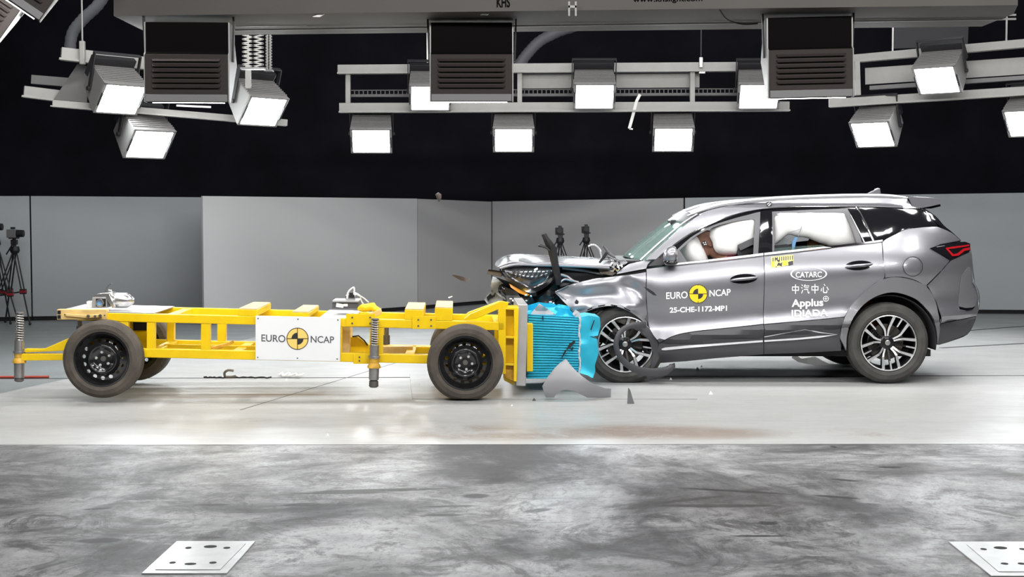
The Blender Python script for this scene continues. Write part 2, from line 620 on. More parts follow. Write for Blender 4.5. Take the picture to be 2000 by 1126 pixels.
# ------------------------------------------------------------------ the setting
class N:
    """Small helper for procedural node materials."""

    def __init__(s, name):
        s.m = bpy.data.materials.new(name); s.m.use_nodes = True
        s.nt = s.m.node_tree
        s.b = s.nt.nodes['Principled BSDF']
        s.pos = s.nt.nodes.new('ShaderNodeNewGeometry').outputs['Position']
        MATS[name] = s.m

    def link(s, a, b): s.nt.links.new(a, b)

    def math(s, op, a, b=0.0, c=None):
        n = s.nt.nodes.new('ShaderNodeMath'); n.operation = op
        for i, v in enumerate((a, b) if c is None else (a, b, c)):
            if hasattr(v, 'links'): s.link(v, n.inputs[i])
            else: n.inputs[i].default_value = v
        return n.outputs[0]

    def vmul(s, v, k):
        n = s.nt.nodes.new('ShaderNodeVectorMath'); n.operation = 'MULTIPLY'
        s.link(v, n.inputs[0]); n.inputs[1].default_value = k
        return n.outputs[0]

    def noise(s, scale, stretch=(1, 1, 1), detail=6, rough=0.6, dist=0.0, off=(0, 0, 0)):
        n = s.nt.nodes.new('ShaderNodeTexNoise')
        n.inputs['Scale'].default_value = scale; n.inputs['Detail'].default_value = detail
        n.inputs['Roughness'].default_value = rough; n.inputs['Distortion'].default_value = dist
        a = s.nt.nodes.new('ShaderNodeVectorMath'); a.operation = 'ADD'; a.inputs[1].default_value = off
        s.link(s.vmul(s.pos, (stretch[0], stretch[1] / 1.45, stretch[2])), a.inputs[0])
        s.link(a.outputs[0], n.inputs['Vector'])
        return n.outputs['Fac']

    def remap(s, v, a, b, c=0.0, d=1.0, smooth=False):
        n = s.nt.nodes.new('ShaderNodeMapRange')
        if smooth: n.interpolation_type = 'SMOOTHSTEP'
        s.link(v, n.inputs[0])
        for i, k in enumerate((a, b, c, d)): n.inputs[i + 1].default_value = k
        return n.outputs[0]

    def mix(s, f, a, b):
        n = s.nt.nodes.new('ShaderNodeMix'); n.data_type = 'RGBA'
        if hasattr(f, 'links'): s.link(f, n.inputs['Factor'])
        else: n.inputs['Factor'].default_value = f
        for k, v in ((6, a), (7, b)):
            if hasattr(v, 'links'): s.link(v, n.inputs[k])
            else: n.inputs[k].default_value = (*v, 1)
        return n.outputs[2]

    def ellipse(s, c, r, soft=0.5, ang=0.0):
        """1 inside a soft ellipse on the ground, 0 outside."""
        mp = s.nt.nodes.new('ShaderNodeMapping'); mp.vector_type = 'TEXTURE'
        mp.inputs['Location'].default_value = (c[0], c[1], 0)
        mp.inputs['Rotation'].default_value = (0, 0, ang)
        mp.inputs['Scale'].default_value = (r[0], r[1] * 1.45, 1)
        s.link(s.pos, mp.inputs[0])
        ln = s.nt.nodes.new('ShaderNodeVectorMath'); ln.operation = 'LENGTH'
        s.link(s.vmul(mp.outputs[0], (1, 1, 0)), ln.inputs[0])
        return s.remap(ln.outputs['Value'], 1.0, 1.0 - soft, 0, 1, True)


SEAM = G(1000, 867).y


def gpt(px, py):
    g = G(px, py)
    return (g.x, g.y)


def floor_material():
    # pale painted crash track
    n = N('track_paint')
    streak = n.noise(2.0, (0.6, 1.8, 1), 10, 0.68)
    fine = n.noise(12, (0.5, 1.1, 1), 8, 0.75, 0.8)
    col = n.mix(n.remap(streak, 0.35, 0.7), (0.42, 0.425, 0.42), (0.34, 0.345, 0.34))
    col = n.mix(n.math('MULTIPLY', n.remap(fine, 0.56, 0.72), 0.35), col, (0.27, 0.25, 0.23))
    # brown worn patches beside the edge of the track
    wear = n.noise(3.4, (0.9, 1.3, 1), 10, 0.80, 1.0)
    for px, py, rx, ry, lo, hi, k in ((1250, 843, 1.05, 0.34, 0.34, 0.52, 0.95), (1400, 846, 0.6, 0.24, 0.28, 0.45, 0.8), (900, 842, 0.95, 0.32, 0.44, 0.60, 0.65), (1640, 846, 0.7, 0.2, 0.50, 0.62, 0.6), (1020, 852, 0.9, 0.16, 0.38, 0.55, 0.7), (230, 820, 0.35, 0.2, 0.5, 0.62, 0.5), (480, 820, 0.4, 0.1, 0.5, 0.6, 0.6)):
        f = n.math('MULTIPLY', n.ellipse(gpt(px, py), (rx, ry), 0.7), n.remap(wear, lo, hi))
        col = n.mix(n.math('MULTIPLY', f, k), col, (0.24, 0.190, 0.155))
    # brown tyre streaks along the trolley's run-back, last a brown patch below its rear wheel
    for px, py, rx, ry, k in ((560, 770, 1.5, 0.055, 0.95), (420, 775, 1.1, 0.04, 0.85), (640, 765, 0.9, 0.04, 0.7), (330, 778, 0.7, 0.03, 0.4), (190, 788, 0.35, 0.06, 0.4)):
        f = n.math('MULTIPLY', n.ellipse(gpt(px, py), (rx, ry), 0.9), n.remap(streak, 0.3, 0.6))
        col = n.mix(n.math('MULTIPLY', f, k), col, (0.26, 0.20, 0.15))
    # dark brown streaky patches under the car
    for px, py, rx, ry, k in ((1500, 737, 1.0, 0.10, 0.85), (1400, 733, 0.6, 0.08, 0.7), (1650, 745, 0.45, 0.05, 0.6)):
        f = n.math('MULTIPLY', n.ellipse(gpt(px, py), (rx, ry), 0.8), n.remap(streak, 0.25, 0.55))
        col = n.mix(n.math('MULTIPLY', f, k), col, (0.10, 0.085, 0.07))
    # the painted field ends towards the rear left corner
    a = G(0, 768); b = G(150, 735)
    nx, ny = (b.y - a.y), -(b.x - a.x)
    ln = math.hypot(nx, ny)
    sep = n.nt.nodes.new('ShaderNodeSeparateXYZ'); n.link(n.pos, sep.inputs[0])
    dd = n.math('ADD', n.math('MULTIPLY', n.math('SUBTRACT', sep.outputs[0], a.x), nx / ln), n.math('MULTIPLY', n.math('SUBTRACT', sep.outputs[1], a.y), ny / ln))
    col = n.mix(n.remap(dd, 0.01, -0.01), col, (0.22, 0.24, 0.245))
    edge = n.remap(sep.outputs[1], G(1000, 652).y, G(1000, 640).y, 0, 1)
    col = n.mix(n.math('MULTIPLY', edge, 0.8), col, (0.24, 0.255, 0.26))
    n.link(col, n.b.inputs['Base Color'])
    n.link(n.remap(streak, 0.3, 0.7, 0.30, 0.48), n.b.inputs['Roughness'])
    n.b.inputs['Specular IOR Level'].default_value = 0.4

    # grey work floor nearest the camera, scuffed and stained
    n = N('work_floor')
    cloud = n.noise(0.9, (0.9, 1.0, 1), 12, 0.66, 0.6)
    streak = n.noise(2.2, (0.6, 1.6, 1), 12, 0.75, 0.8)
    scuff = n.noise(7.0, (1.0, 1.0, 1), 10, 0.80, 1.5)
    mark = n.noise(2.0, (0.9, 1.2, 1), 12, 0.78, 1.6, (3.1, 7.7, 0))
    grain = n.noise(26.0, (1.0, 0.8, 1), 8, 0.8, 0.8)
    col = n.mix(n.remap(cloud, 0.40, 0.60), (0.062, 0.063, 0.066), (0.33, 0.333, 0.337))
    col = n.mix(n.math('MULTIPLY', n.remap(streak, 0.51, 0.60), 0.7), col, (0.050, 0.049, 0.048))
    col = n.mix(n.math('MULTIPLY', n.remap(streak, 0.45, 0.34), 0.55), col, (0.40, 0.40, 0.40))
    col = n.mix(n.math('MULTIPLY', n.remap(grain, 0.50, 0.62), 0.5), col, (0.05, 0.05, 0.05))
    front = n.nt.nodes.new('ShaderNodeSeparateXYZ'); n.link(n.pos, front.inputs[0])
    nearf = n.remap(front.outputs[1], SEAM - 0.4, SEAM - 2.0)
    col = n.mix(n.math('MULTIPLY', n.math('MULTIPLY', n.remap(mark, 0.51, 0.60), nearf), 0.85), col, (0.030, 0.029, 0.028))
    col = n.mix(n.math('MULTIPLY', n.remap(scuff, 0.58, 0.68), 0.6), col, (0.040, 0.039, 0.037))
    # thin wandering scratches
    for sc_, st_, off_, w_, mlo in ((0.9, (0.8, 1.9, 1), (0, 0, 0), 0.006, 0.50), (1.7, (1.2, 1.2, 1), (5, 2, 0), 0.005, 0.53), (2.6, (0.7, 1.8, 1), (9, 4, 0), 0.006, 0.55)):
        line = n.noise(sc_, st_, 5, 0.62, 1.6, off_)
        ln_ = n.remap(n.math('ABSOLUTE', n.math('SUBTRACT', line, 0.5)), 0.0, w_, 1, 0)
        col = n.mix(n.math('MULTIPLY', n.math('MULTIPLY', ln_, n.remap(mark, mlo - 0.05, mlo + 0.03)), 0.8), col, (0.03, 0.03, 0.03))
    # single dark stains
    spots = ((735, 957, 0.34, 0.022, 0.13), (668, 962, 0.26, 0.014, 0.05), (864, 1005, 0.10, 0.016, 0.0), (877, 988, 0.14, 0.012, 0.1), (930, 968, 0.07, 0.03, 0.2),
             (195, 1055, 0.10, 0.025, 0.1), (410, 1049, 0.06, 0.012, 0.0), (415, 985, 0.09, 0.012, 0.05), (190, 993, 0.07, 0.012, 0.3), (1480, 1046, 0.13, 0.010, 0.0),
             (1739, 912, 0.07, 0.016, 0.0), (1628, 872, 0.02, 0.02, 0.0), (1050, 996, 0.08, 0.02, 0.6), (1500, 1021, 0.05, 0.02, 0.0), (590, 985, 0.10, 0.02, 0.2), (1635, 970, 0.12, 0.014, -0.4), (1650, 937, 0.08, 0.014, -0.5),
             (1400, 987, 0.30, 0.02, 0.0), (1350, 975, 0.20, 0.015, 0.5), (1430, 958, 0.30, 0.014, -0.3))
    for px, py, rx, ry, an in spots:
        f = n.math('MULTIPLY', n.ellipse(gpt(px, py), (rx * 1.25, ry * 1.7), 0.35, an), n.remap(scuff, 0.30, 0.42))
        col = n.mix(n.math('MULTIPLY', f, 0.92), col, (0.012, 0.012, 0.012))
    f = n.math('MULTIPLY', n.ellipse(gpt(1440, 980), (0.75, 0.42), 0.9), n.remap(cloud, 0.3, 0.6, 0.5, 1))  # broad dim area between lamp reflections, painted into the floor colour
    col = n.mix(n.math('MULTIPLY', f, 0.6), col, (0.06, 0.056, 0.052))
    n.link(col, n.b.inputs['Base Color'])
    n.link(n.remap(cloud, 0.35, 0.65, 0.55, 0.34), n.b.inputs['Roughness'])
    n.b.inputs['Specular IOR Level'].default_value = 0.22
    bp = n.nt.nodes.new('ShaderNodeBump'); bp.inputs['Strength'].default_value = 0.12; bp.inputs['Distance'].default_value = 0.01
    n.link(streak, bp.inputs['Height']); n.link(bp.outputs[0], n.b.inputs['Normal'])


floor_material()
HX, HY0, HY1, HZ = 14.0, -6.0, 28.0, 6.8


def slab(name, x0, x1, y0, y1, z0, z1, m, label):
    o = MB().box(((x0 + x1) / 2, (y0 + y1) / 2, (z0 + z1) / 2), (x1 - x0, y1 - y0, z1 - z0)).build(name, m)
    return tag(o, label, kind='structure')


slab('floor', -HX, HX, HY0, SEAM, -0.2, 0, 'work_floor', 'grey scuffed and stained work floor in front of the track')
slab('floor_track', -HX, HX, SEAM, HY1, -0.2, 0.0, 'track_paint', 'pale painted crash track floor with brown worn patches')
slab('ceiling', -HX, HX, HY0, HY1, HZ, HZ + 0.1, 'ceiling_black', 'dark hall ceiling')
slab('wall_back', -HX, HX, HY1, HY1 + 0.1, 0, HZ, 'drape_black', 'black back wall above the grey panels')
slab('wall_left', -HX - 0.1, -HX, HY0, HY1, 0, HZ, 'drape_black', 'dark side wall')
slab('wall_right', HX, HX + 0.1, HY0, HY1, 0, HZ, 'drape_black', 'dark side wall')
slab('wall_front', -HX, HX, HY0 - 0.1, HY0, 0, HZ, 'wall_dark', 'hall wall behind the camera')


def floor_line(name, p0, p1, w, m, label, h=0.002):
    a, b = G(*p0), G(*p1)
    d = (b - a).normalized(); sd = Vector((-d.y, d.x, 0)) * w * 1.45 / 2
    mb = MB()
    lo = [a - sd, b - sd, b + sd, a + sd]
    mb.extrude([v + Vector((0, 0, h)) for v in lo], [v - Vector((0, 0, 0.001)) for v in lo])
    return tag(mb.build(name, m), label, kind='structure')


floor_line('trim_1', (-120, 739.5), (2120, 732.5), 0.022, 'slot_dark', 'dark guide slot running along the crash track')
floor_line('trim_2', (1838, 679), (2060, 667), 0.05, 'seal_grey', 'grey joint strip in the floor behind the car')
floor_line('trim_3', (1880, 646), (2060, 632), 0.03, 'slot_dark', 'dark joint in the floor at the right edge')
floor_line('trim_4', (470, 800), (800, 700), 0.008, 'seal_grey', 'thin diagonal joint in the pale floor')
floor_line('trim_5', (-100, 868.2), (2100, 866), 0.02, 'floor_plate', 'pale edge strip between the track and the work floor', 0.003)

# backdrop panels ------------------------------------------------------
def partition(pA, pB, m, label, zb=0.06, name='partition_panel'):
    """pA/pB = (px of the edge, py of its top, distance, py)"""
    a = P(pA[0], pA[1], pA[2]); b = P(pB[0], pB[1], pB[2])
    # straight edges: same foot under each top corner, nudged for the true vertical
    a0 = Vector((a.x, a.y, zb)); b0 = Vector((b.x, b.y, zb))
    d = (b0 - a0).normalized(); nrm = Vector((-d.y, d.x, 0)) * 0.04
    root = thing(name, label, 'panel', ((a0.x + b0.x) / 2, (a0.y + b0.y) / 2, 0), 'grey partition panels')
    root['kind'] = 'thing'
    fr = Matrix.Translation(-root.location)
    mb = MB().extrude([a0, b0, b, a], [v + nrm for v in (a0, b0, b, a)])
    mb.build('board', m, root, fr, bevel=0.004)
    q = nrm * 1.0 + d * 0.0
    f0 = [a0 + q * 0.6, b0 + q * 0.6]
    pl = MB().extrude([Vector((f0[0].x, f0[0].y, 0)), Vector((f0[1].x, f0[1].y, 0)), f0[1] + Vector((0, 0, 0.02)), f0[0] + Vector((0, 0, 0.02))],
                      [Vector((f0[0].x, f0[0].y, 0)) + nrm, Vector((f0[1].x, f0[1].y, 0)) + nrm, f0[1] + nrm + Vector((0, 0, 0.02)), f0[0] + nrm + Vector((0, 0, 0.02))])
    pl.build('gap_shade', 'dark_void', root, fr)  # added dark strip gives the shade in the gap under the board
    return root


partition((-150, 383, 20.30), (57, 382.5, 20.60), 'panel_board_cool', 'grey partition panel behind the large camera tripod at the picture edge')
partition((60, 382.5, 20.62), (396, 385, 21.20), 'panel_board_cool', 'wide grey partition panel behind the silver air tank of the trolley')
partition((396, 382.5, 19.82), (815, 387.5, 22.99), 'panel_board_pale', 'palest wide partition panel behind the white sign of the trolley')
partition((816, 388, 23.02), (960, 393.5, 24.61), 'panel_board', 'narrow darker partition panel angled away above the trolley head')
partition((961, 393, 24.64), (1334, 386.5, 22.64), 'panel_board', 'grey partition panel behind the two small tripods')
partition((1338, 386, 22.60), (2150, 374, 21.88), 'panel_board_cool', 'long grey partition panel behind the roof and tail of the car')

# flush plates in the work floor ---------------------------------------
def floor_hatch(corners, inner, slots, label):
    pts = [G(*c) for c in corners]
    c = sum(pts, Vector()) / 4
    root = thing('floor_hatch', label, 'hatch', c, 'floor hatches')
    fr = Matrix.Translation(-c)
    up = Vector((0, 0, 0.006))
    MB().extrude([p + up for p in pts], [p - Vector((0, 0, 0.002)) for p in pts]).build('frame', 'floor_plate', root, fr, bevel=0.002)
    ip = [G(*q) for q in inner]
    MB().extrude([p + up * 1.5 for p in ip], [p + up * 0.5 for p in ip]).build('cover', 'floor_plate', root, fr, bevel=0.001)
    for sx, sy, rx, ry in slots:
        g = G(sx, sy)
        mb = MB()
        prof = [Vector((g.x + rx * math.cos(a * math.pi / 8), g.y + ry * 1.45 * math.sin(a * math.pi / 8), 0)) for a in range(16)]
        mb.extrude([p + up * 1.7 for p in prof], [p + up for p in prof])
        mb.build('slot', 'slot_dark', root, fr)
    return root


floor_hatch([(345, 1058), (499, 1058), (443, 1121), (276, 1121)], [(357, 1064), (480, 1064), (430, 1115), (303, 1115)],
            [(368, 1073, 0.014, 0.012), (411, 1070.5, 0.03, 0.018), (443, 1073, 0.016, 0.012), (337, 1102, 0.014, 0.012), (372, 1104.5, 0.026, 0.012), (416, 1102, 0.016, 0.012)],
            'pale steel floor hatch set in the grey floor below the trolley')
floor_hatch([(1852, 1059), (2010, 1059), (2100, 1126), (1936, 1126)], [(1888, 1066), (2003, 1066), (2080, 1119), (1950, 1119)],
            [(1921, 1075.5, 0.014, 0.012), (1954, 1073, 0.03, 0.018), (1997, 1075.5, 0.014, 0.012), (1962, 1104, 0.016, 0.012), (1995, 1104, 0.016, 0.012)],
            'pale steel floor hatch cut by the picture corner below the car')

# thin steel plate on the track, under the crash ------------------------
pp = [G(805, 779.5), G(1362, 779.5), G(1290, 731), G(800, 731)]
o = MB().extrude([p + Vector((0, 0, 0.006)) for p in pp], [p + Vector((0, 0, 0.0005)) for p in pp]).build('floor_sheet', 'track_paint', bevel=0.002)
tag(o, 'thin pale floor sheet lying under the trolley head and the front wheels', 'floor sheet')

# ------------------------------------------------------------------ the barrier trolley
t0 = G(909, 780)
TM = Matrix.Translation(Vector((t0.x, t0.y - 0.10, 0.006))) @ Matrix.Rotation(R(2.2), 4, 'Z') @ Matrix.Rotation(R(1.5), 4, 'Y')
TMI = TM.inverted()
trolley = thing('crash_trolley', 'yellow steel barrier trolley with black steel wheels, a white sign and a blue barrier head', 'trolley')
trolley.matrix_world = TM


def TL(px, py, y):
    """Pixel -> the trolley's own frame, on its lengthwise plane at local depth y."""
    o = TMI @ Vector((0, 0, CAM_H))
    d = TMI.to_3x3() @ ray(px, py)
    k = (y - o.y) / d.y
    return o + d * k


def tp(mb, poly, y0, y1):
    """Solid with the traced outline at local depth y0, running straight back to y1."""
    a = [TL(p[0], p[1], y0) for p in poly]
    return mb.extrude(a, [Vector((v.x, y1, v.z)) for v in a])


def rect(x0, y0, x1, y1):
    return [(x0, y0), (x1, y0), (x1, y1), (x0, y1)]


def tpart(name, polys, y0, y1, m='yellow_paint', bevel=0.004, parent=None):
    mb = MB()
    for q in polys: tp(mb, q, y0, y1)
    return mb.build(name, m, parent or trolley, bevel=bevel)


YB = 0.20        # near face of the side frame; the far side frame mirrors it
TB = 0.07        # tube size
YF = 1.02
A = TL(160, 616, YB); B = TL(1000, 639, YB)
zt = (A.z + B.z) / 2
zl = TL(620, 696.5, YB).z
x_end, x_front = TL(150, 616, YB).x, TL(985, 640, YB).x
for yy in (YB, YF):
    MB().box(((x_end + x_front) / 2, yy + TB / 2, zt), (x_front - x_end, TB, TB)).build('upper_rail', 'yellow_paint', trolley, bevel=0.005)
    xl0, xl1 = TL(170, 690, YB).x, TL(985, 700, YB).x
    MB().box(((xl0 + xl1) / 2, yy + TB / 2, zl), (xl1 - xl0, TB, TB * 1.05)).build('lower_rail', 'yellow_paint', trolley, bevel=0.005)
    for xa, xb in ((232, 250), (286, 302), (392, 410), (655, 668), (722, 748), (879, 893), (928, 944)):
        xm = (TL(xa, 660, YB).x + TL(xb, 660, YB).x) / 2
        wv = abs(TL(xb, 660, YB).x - TL(xa, 660, YB).x)
        MB().box((xm, yy + TB / 2, (zt + zl) / 2), (wv, TB * 0.9, zt - zl - TB)).build('upright', 'yellow_paint', trolley, bevel=0.004)
# cross members low between the two sides
for xc in (300, 460, 700, 800):
    xx = TL(xc, 660, YB).x
    MB().box((xx, (YB + YF) / 2 + TB / 2, zl), (0.08, YF - YB - TB, 0.06)).build('cross_member', 'yellow_paint', trolley, bevel=0.004)
for xc, m in ((170, 'yellow_paint'), (330, 'yellow_paint'), (975, 'yellow_paint')):
    xx = TL(xc, 620, YB).x
    MB().box((xx, (YB + YF) / 2 + TB / 2, zt), (0.08, YF - YB - TB, 0.06)).build('cross_member', m, trolley, bevel=0.004)
# lengthwise strip seen inside the frame
MB().box(((TL(302, 672, YB).x + TL(660, 672, YB).x) / 2, 0.62, zl + 0.01), (abs(TL(660, 672, YB).x - TL(302, 672, YB).x), 0.05, 0.06)).build('centre_rail', 'yellow_paint', trolley, bevel=0.004)
# timber-topped cross beams lying over the frame
for xa, xb, hh in ((465, 502, 0.055), (570, 603, 0.04), (790, 827, 0.085), (849, 884, 0.105)):
    xm = (TL(xa, 615, YB).x + TL(xb, 615, YB).x) / 2
    wv = abs(TL(xb, 615, YB).x - TL(xa, 615, YB).x)
    zc = zt + TB / 2
    b = MB().box((xm, (YB + YF + TB) / 2, zc + hh / 2), (wv, YF + TB - YB, hh)).build('cross_beam', 'yellow_paint', trolley, bevel=0.004)
    MB().box((xm, (YB + YF + TB) / 2, zc + hh + 0.004), (wv * 0.96, YF + TB - YB - 0.01, 0.008)).build('timber_top', 'bare_timber', b)
# bolted fish plates on the near rails
for x0, y0, x1, y1 in ((676, 612.5, 733, 637), (805, 617, 852, 642), (690, 690, 735, 710)):
    pl = tpart('splice_plate', [rect(x0, y0, x1, y1)], YB - 0.012, YB, bevel=0.002)
    for bx_ in (x0 + 12, x1 - 10):
        for by_ in (y0 + 7, y1 - 6):
            c = TL(bx_, by_, YB - 0.012)
            MB().disc(0.008, 0, 0.008, Matrix.Translation(c) @ Matrix.Rotation(R(90), 4, 'X'), 8).build('bolt', 'spring_steel', pl)
# deck sheet over the tail
xa, xb = TL(112, 605, YB).x, TL(300, 605, YB).x
MB().box(((xa + xb) / 2, (YB + YF + TB) / 2, zt + TB / 2 + 0.004), (xb - xa, YF + TB - YB - 0.02, 0.008)).build('deck_sheet', 'plate_alloy', trolley)
xa, xb = TL(625, 612, YB).x, TL(690, 612, YB).x
MB().box(((xa + xb) / 2, (YB + YF + TB) / 2, zt + TB / 2 + 0.004), (xb - xa, YF + TB - YB - 0.02, 0.008)).build('deck_sheet', 'white_plastic', trolley)
# cream coloured tail bracket with its bolts
br = tpart('tail_bracket', [rect(111, 604, 208, 624)], YB - 0.03, YB + 0.06, 'cream_paint', 0.004)
tpart('bracket_rib', [[(128, 612), (168, 615), (198, 613), (198, 620), (168, 621), (128, 617)]], YB - 0.05, YB - 0.025, 'cream_paint', 0.004, br)
tpart('tube_end', [rect(112, 606, 118.5, 613), rect(112, 615, 118.5, 622)], YB - 0.034, YB - 0.028, 'dark_void', 0, br)
for bx_, by_, rr, mm in ((172.5, 617, 0.013, 'brake_steel'), (186, 617, 0.010, 'brake_steel'), (196, 616, 0.013, 'brake_steel'), (127, 614, 0.006, 'brake_steel'), (204.5, 615.5, 0.006, 'brake_steel')):
    MB().disc(rr, 0, 0.012, Matrix.Translation(TL(bx_, by_, YB - 0.05)) @ Matrix.Rotation(R(90), 4, 'X'), 10).build('bolt', mm, br)
# tail arm carrying the rear stand
tpart('tail_arm', [[(36, 690), (140, 690.5), (140, 703), (36, 704)], [(48, 681), (86, 681), (134, 660), (140, 660), (140, 684), (48, 688)]], YB + 0.02, YB + 0.09, 'yellow_paint', 0.004)
# battery / control box inside the frame and its dark recess
bx1 = tpart('control_box', [rect(250, 624, 291, 682)], 0.62, 0.80, 'yellow_paint')
tpart('dark_panel', [rect(260, 626, 287, 645)], 0.60, 0.625, 'dark_void', 0.002, bx1)
tpart('tow_bracket', [[(408, 679), (447, 668), (455, 664), (455, 671), (420, 684), (408, 686)]], 0.3, 0.36, 'dirty_yellow', 0.004)
# stuff between board and head: inner brackets and pale box
tpart('side_cover', [rect(666, 634, 684, 690)], 0.45, 0.75, 'cream_paint')
ib = tpart('inner_bracket', [[(682, 659), (697, 657), (720, 674), (722, 690), (682, 690)]], 0.5, 0.6, 'yellow_paint')
tpart('inner_beam', [rect(742, 676, 806, 690)], 0.70, 0.8, 'cream_paint')
tpart('inner_beam', [rect(812, 677, 850, 690)], 0.70, 0.8, 'yellow_paint')
MB().tube([TL(688, 657, 0.5), TL(700, 655, 0.5), TL(712, 665, 0.5), TL(718, 674, 0.5)], 0.006, 6).build('cable', 'black_plastic', trolley)

# white sign with its printed mark
sign = tpart('sign_board', [[(499, 616.5), (665, 620), (664, 705.5), (499, 702)]], YB - 0.035, YB - 0.005, 'white_sign', 0.002)
PS = lambda px, py: TL(px, py, YB - 0.0365)
lettering('EURO', (510.5, 666), (557.5, 667.8), 13.2, PS, 0.012).build('lettering', 'ink_grey', sign)
lettering('NCAP', (606.8, 668.3), (652.5, 669.6), 12.6, PS, 0.012).build('lettering', 'ink_grey', sign)


def target_mark(cx, cy, r, place_at, parent, yellow, name='target_mark', rin=0.56, frame=None):
    """Round mark: yellow field, dark outline and cross, two dark quarters. place_at(k) gives a placer k steps proud."""
    fld = []
    for j in range(4):
        fld += ring_px(cx, cy, r * j / 4 + 0.001, r * (j + 1) / 4, n=36)
    decal(fld, place_at(1)).build(name, yellow, parent, frame)
    q = ring_px(cx, cy, r * 0.96, r * 1.03, n=36)
    w = r * 0.035
    q += [rect(cx - r, cy - w, cx + r, cy + w), rect(cx - w, cy - r, cx + w, cy + r)]
    for a0 in (90, 270):
        for j in range(3):
            q += ring_px(cx, cy, r * rin * j / 3 + 0.001, r * rin * (j + 1) / 3, a0, a0 + 90, 10)
    decal(q, place_at(2)).build('target_print', 'ink_dark', parent, frame)


target_mark(581, 661, 21, lambda k: (lambda px, py: TL(px, py, YB - 0.036 - 0.0008 * k)), sign, 'logo_pale_yellow')
for sx, sy in ((504, 621.5), (582, 623), (660, 624.5), (503.5, 697.5), (581, 699), (658.5, 700.5)):
    MB().disc(0.006, 0, 0.004, Matrix.Translation(TL(sx, sy, YB - 0.035)) @ Matrix.Rotation(R(90), 4, 'X'), 8).build('screw', 'seal_grey', sign)


# spring stands ---------------------------------------------------------
def stand(cx, ytop, ysleeve, ybr0, ybr1, ysl2, yfoot0, yfoot1, yl):
    def pt(py): return TL(cx, py, yl)
    rs = abs(TL(cx + 7.5, ytop, yl).x - pt(ytop).x)
    top, s1, b0, b1, s2, f0, f1 = [pt(q) for q in (ytop, ysleeve, ybr0, ybr1, ysl2, yfoot0, yfoot1)]
    T = lambda v: Matrix.Translation(Vector((top.x, yl, 0)))
    M0 = T(0)
    sp_ = MB().disc(rs * 0.55, s1.z, top.z, M0, 16)
    st = sp_.build('spring_stand', 'spring_steel', trolley)
    turns = 11
    pts = []
    for i in range(turns * 12 + 1):
        a = 2 * math.pi * i / 12
        z = top.z + (s1.z - top.z) * (i / (turns * 12))
        pts.append(Vector((top.x + rs * 0.95 * math.cos(a), yl + rs * 0.95 * math.sin(a), z)))
    MB().tube(pts, rs * 0.19, 6).build('spring', 'steel', st)
    MB().disc(rs * 1.02, top.z, top.z + 0.012, M0, 16).build('cap', 'steel', st)
    MB().lathe([(0.001, s1.z), (rs * 1.25, s1.z), (rs * 1.28, b0.z + 0.02), (rs * 1.6, b0.z + 0.018), (rs * 1.6, b0.z), (0.001, b0.z)], M0, 20).build('sleeve', 'steel', st)
    MB().lathe([(0.001, b0.z), (rs * 1.35, b0.z), (rs * 1.2, (b0.z + b1.z) / 2), (rs * 1.7, b1.z + 0.02), (rs * 1.75, b1.z), (0.001, b1.z)], M0, 20).build('bracket_collar', 'dirty_yellow', st)
    MB().lathe([(0.001, b1.z), (rs * 1.35, b1.z), (rs * 1.3, s2.z), (0.001, s2.z)], M0, 20).build('sleeve', 'steel', st)
    MB().lathe([(0.001, f0.z), (rs * 1.2, f0.z), (rs * 1.25, f1.z + 0.01), (rs * 0.9, f1.z), (0.001, f1.z)], M0, 20).build('foot', 'spring_steel', st)
    MB().disc(rs * 0.9, f0.z - 0.001, s2.z + 0.001, M0, 16).build('pin', 'dark_void', st)


stand(38.5, 612, 664, 689, 708, 737, 738, 745, YB + 0.05)
stand(732.5, 624, 674, 699, 718, 741, 743, 756, YB - 0.06)
for sx, s0, s1 in ((755, 636, 672), (156, 622, 650)):
    c0, c1 = TL(sx, s0, YF - 0.1), TL(sx, s1, YF - 0.1)
    MB().tube([c0, c1], 0.02, 12).tube([(c0 + c1) / 2, c1], 0.03, 12).build('spring_stand', 'spring_steel', trolley)


# wheels ----------------------------------------------------------------
def hole_sheet(r0, r1, holes, hole_r, prof, M, grid=0.02, t=0.004):
    out = [(r1 * math.cos(2 * math.pi * i / 48), r1 * math.sin(2 * math.pi * i / 48)) for i in range(48)]
    hs = [[(r0 * math.cos(2 * math.pi * i / 20), r0 * math.sin(2 * math.pi * i / 20)) for i in range(20)]] if r0 > 0 else []
    for hx, hy in holes:
        hs.append([(hx + hole_r * math.cos(2 * math.pi * i / 10), hy + hole_r * math.sin(2 * math.pi * i / 10)) for i in range(10)])
    rings = [(q * math.cos(2 * math.pi * (i + 0.5 * (j % 2)) / 60), q * math.sin(2 * math.pi * (i + 0.5 * (j % 2)) / 60)) for j, q in enumerate((0.04, 0.055, 0.07, 0.08, 0.09, 0.098, 0.105, 0.111, 0.117, 0.124, 0.133, 0.142, 0.157, 0.172, 0.182, 0.192)) if q < r1 - 0.006 for i in range(60)]
    vs, tris, _ = sheet(out, hs, grid, rings)
    f = [M @ Vector((x, y, prof(math.hypot(x, y)))) for x, y in vs]
    b = [M @ Vector((x, y, prof(math.hypot(x, y)) - t)) for x, y in vs]
    return two_skins(f, b, tris)


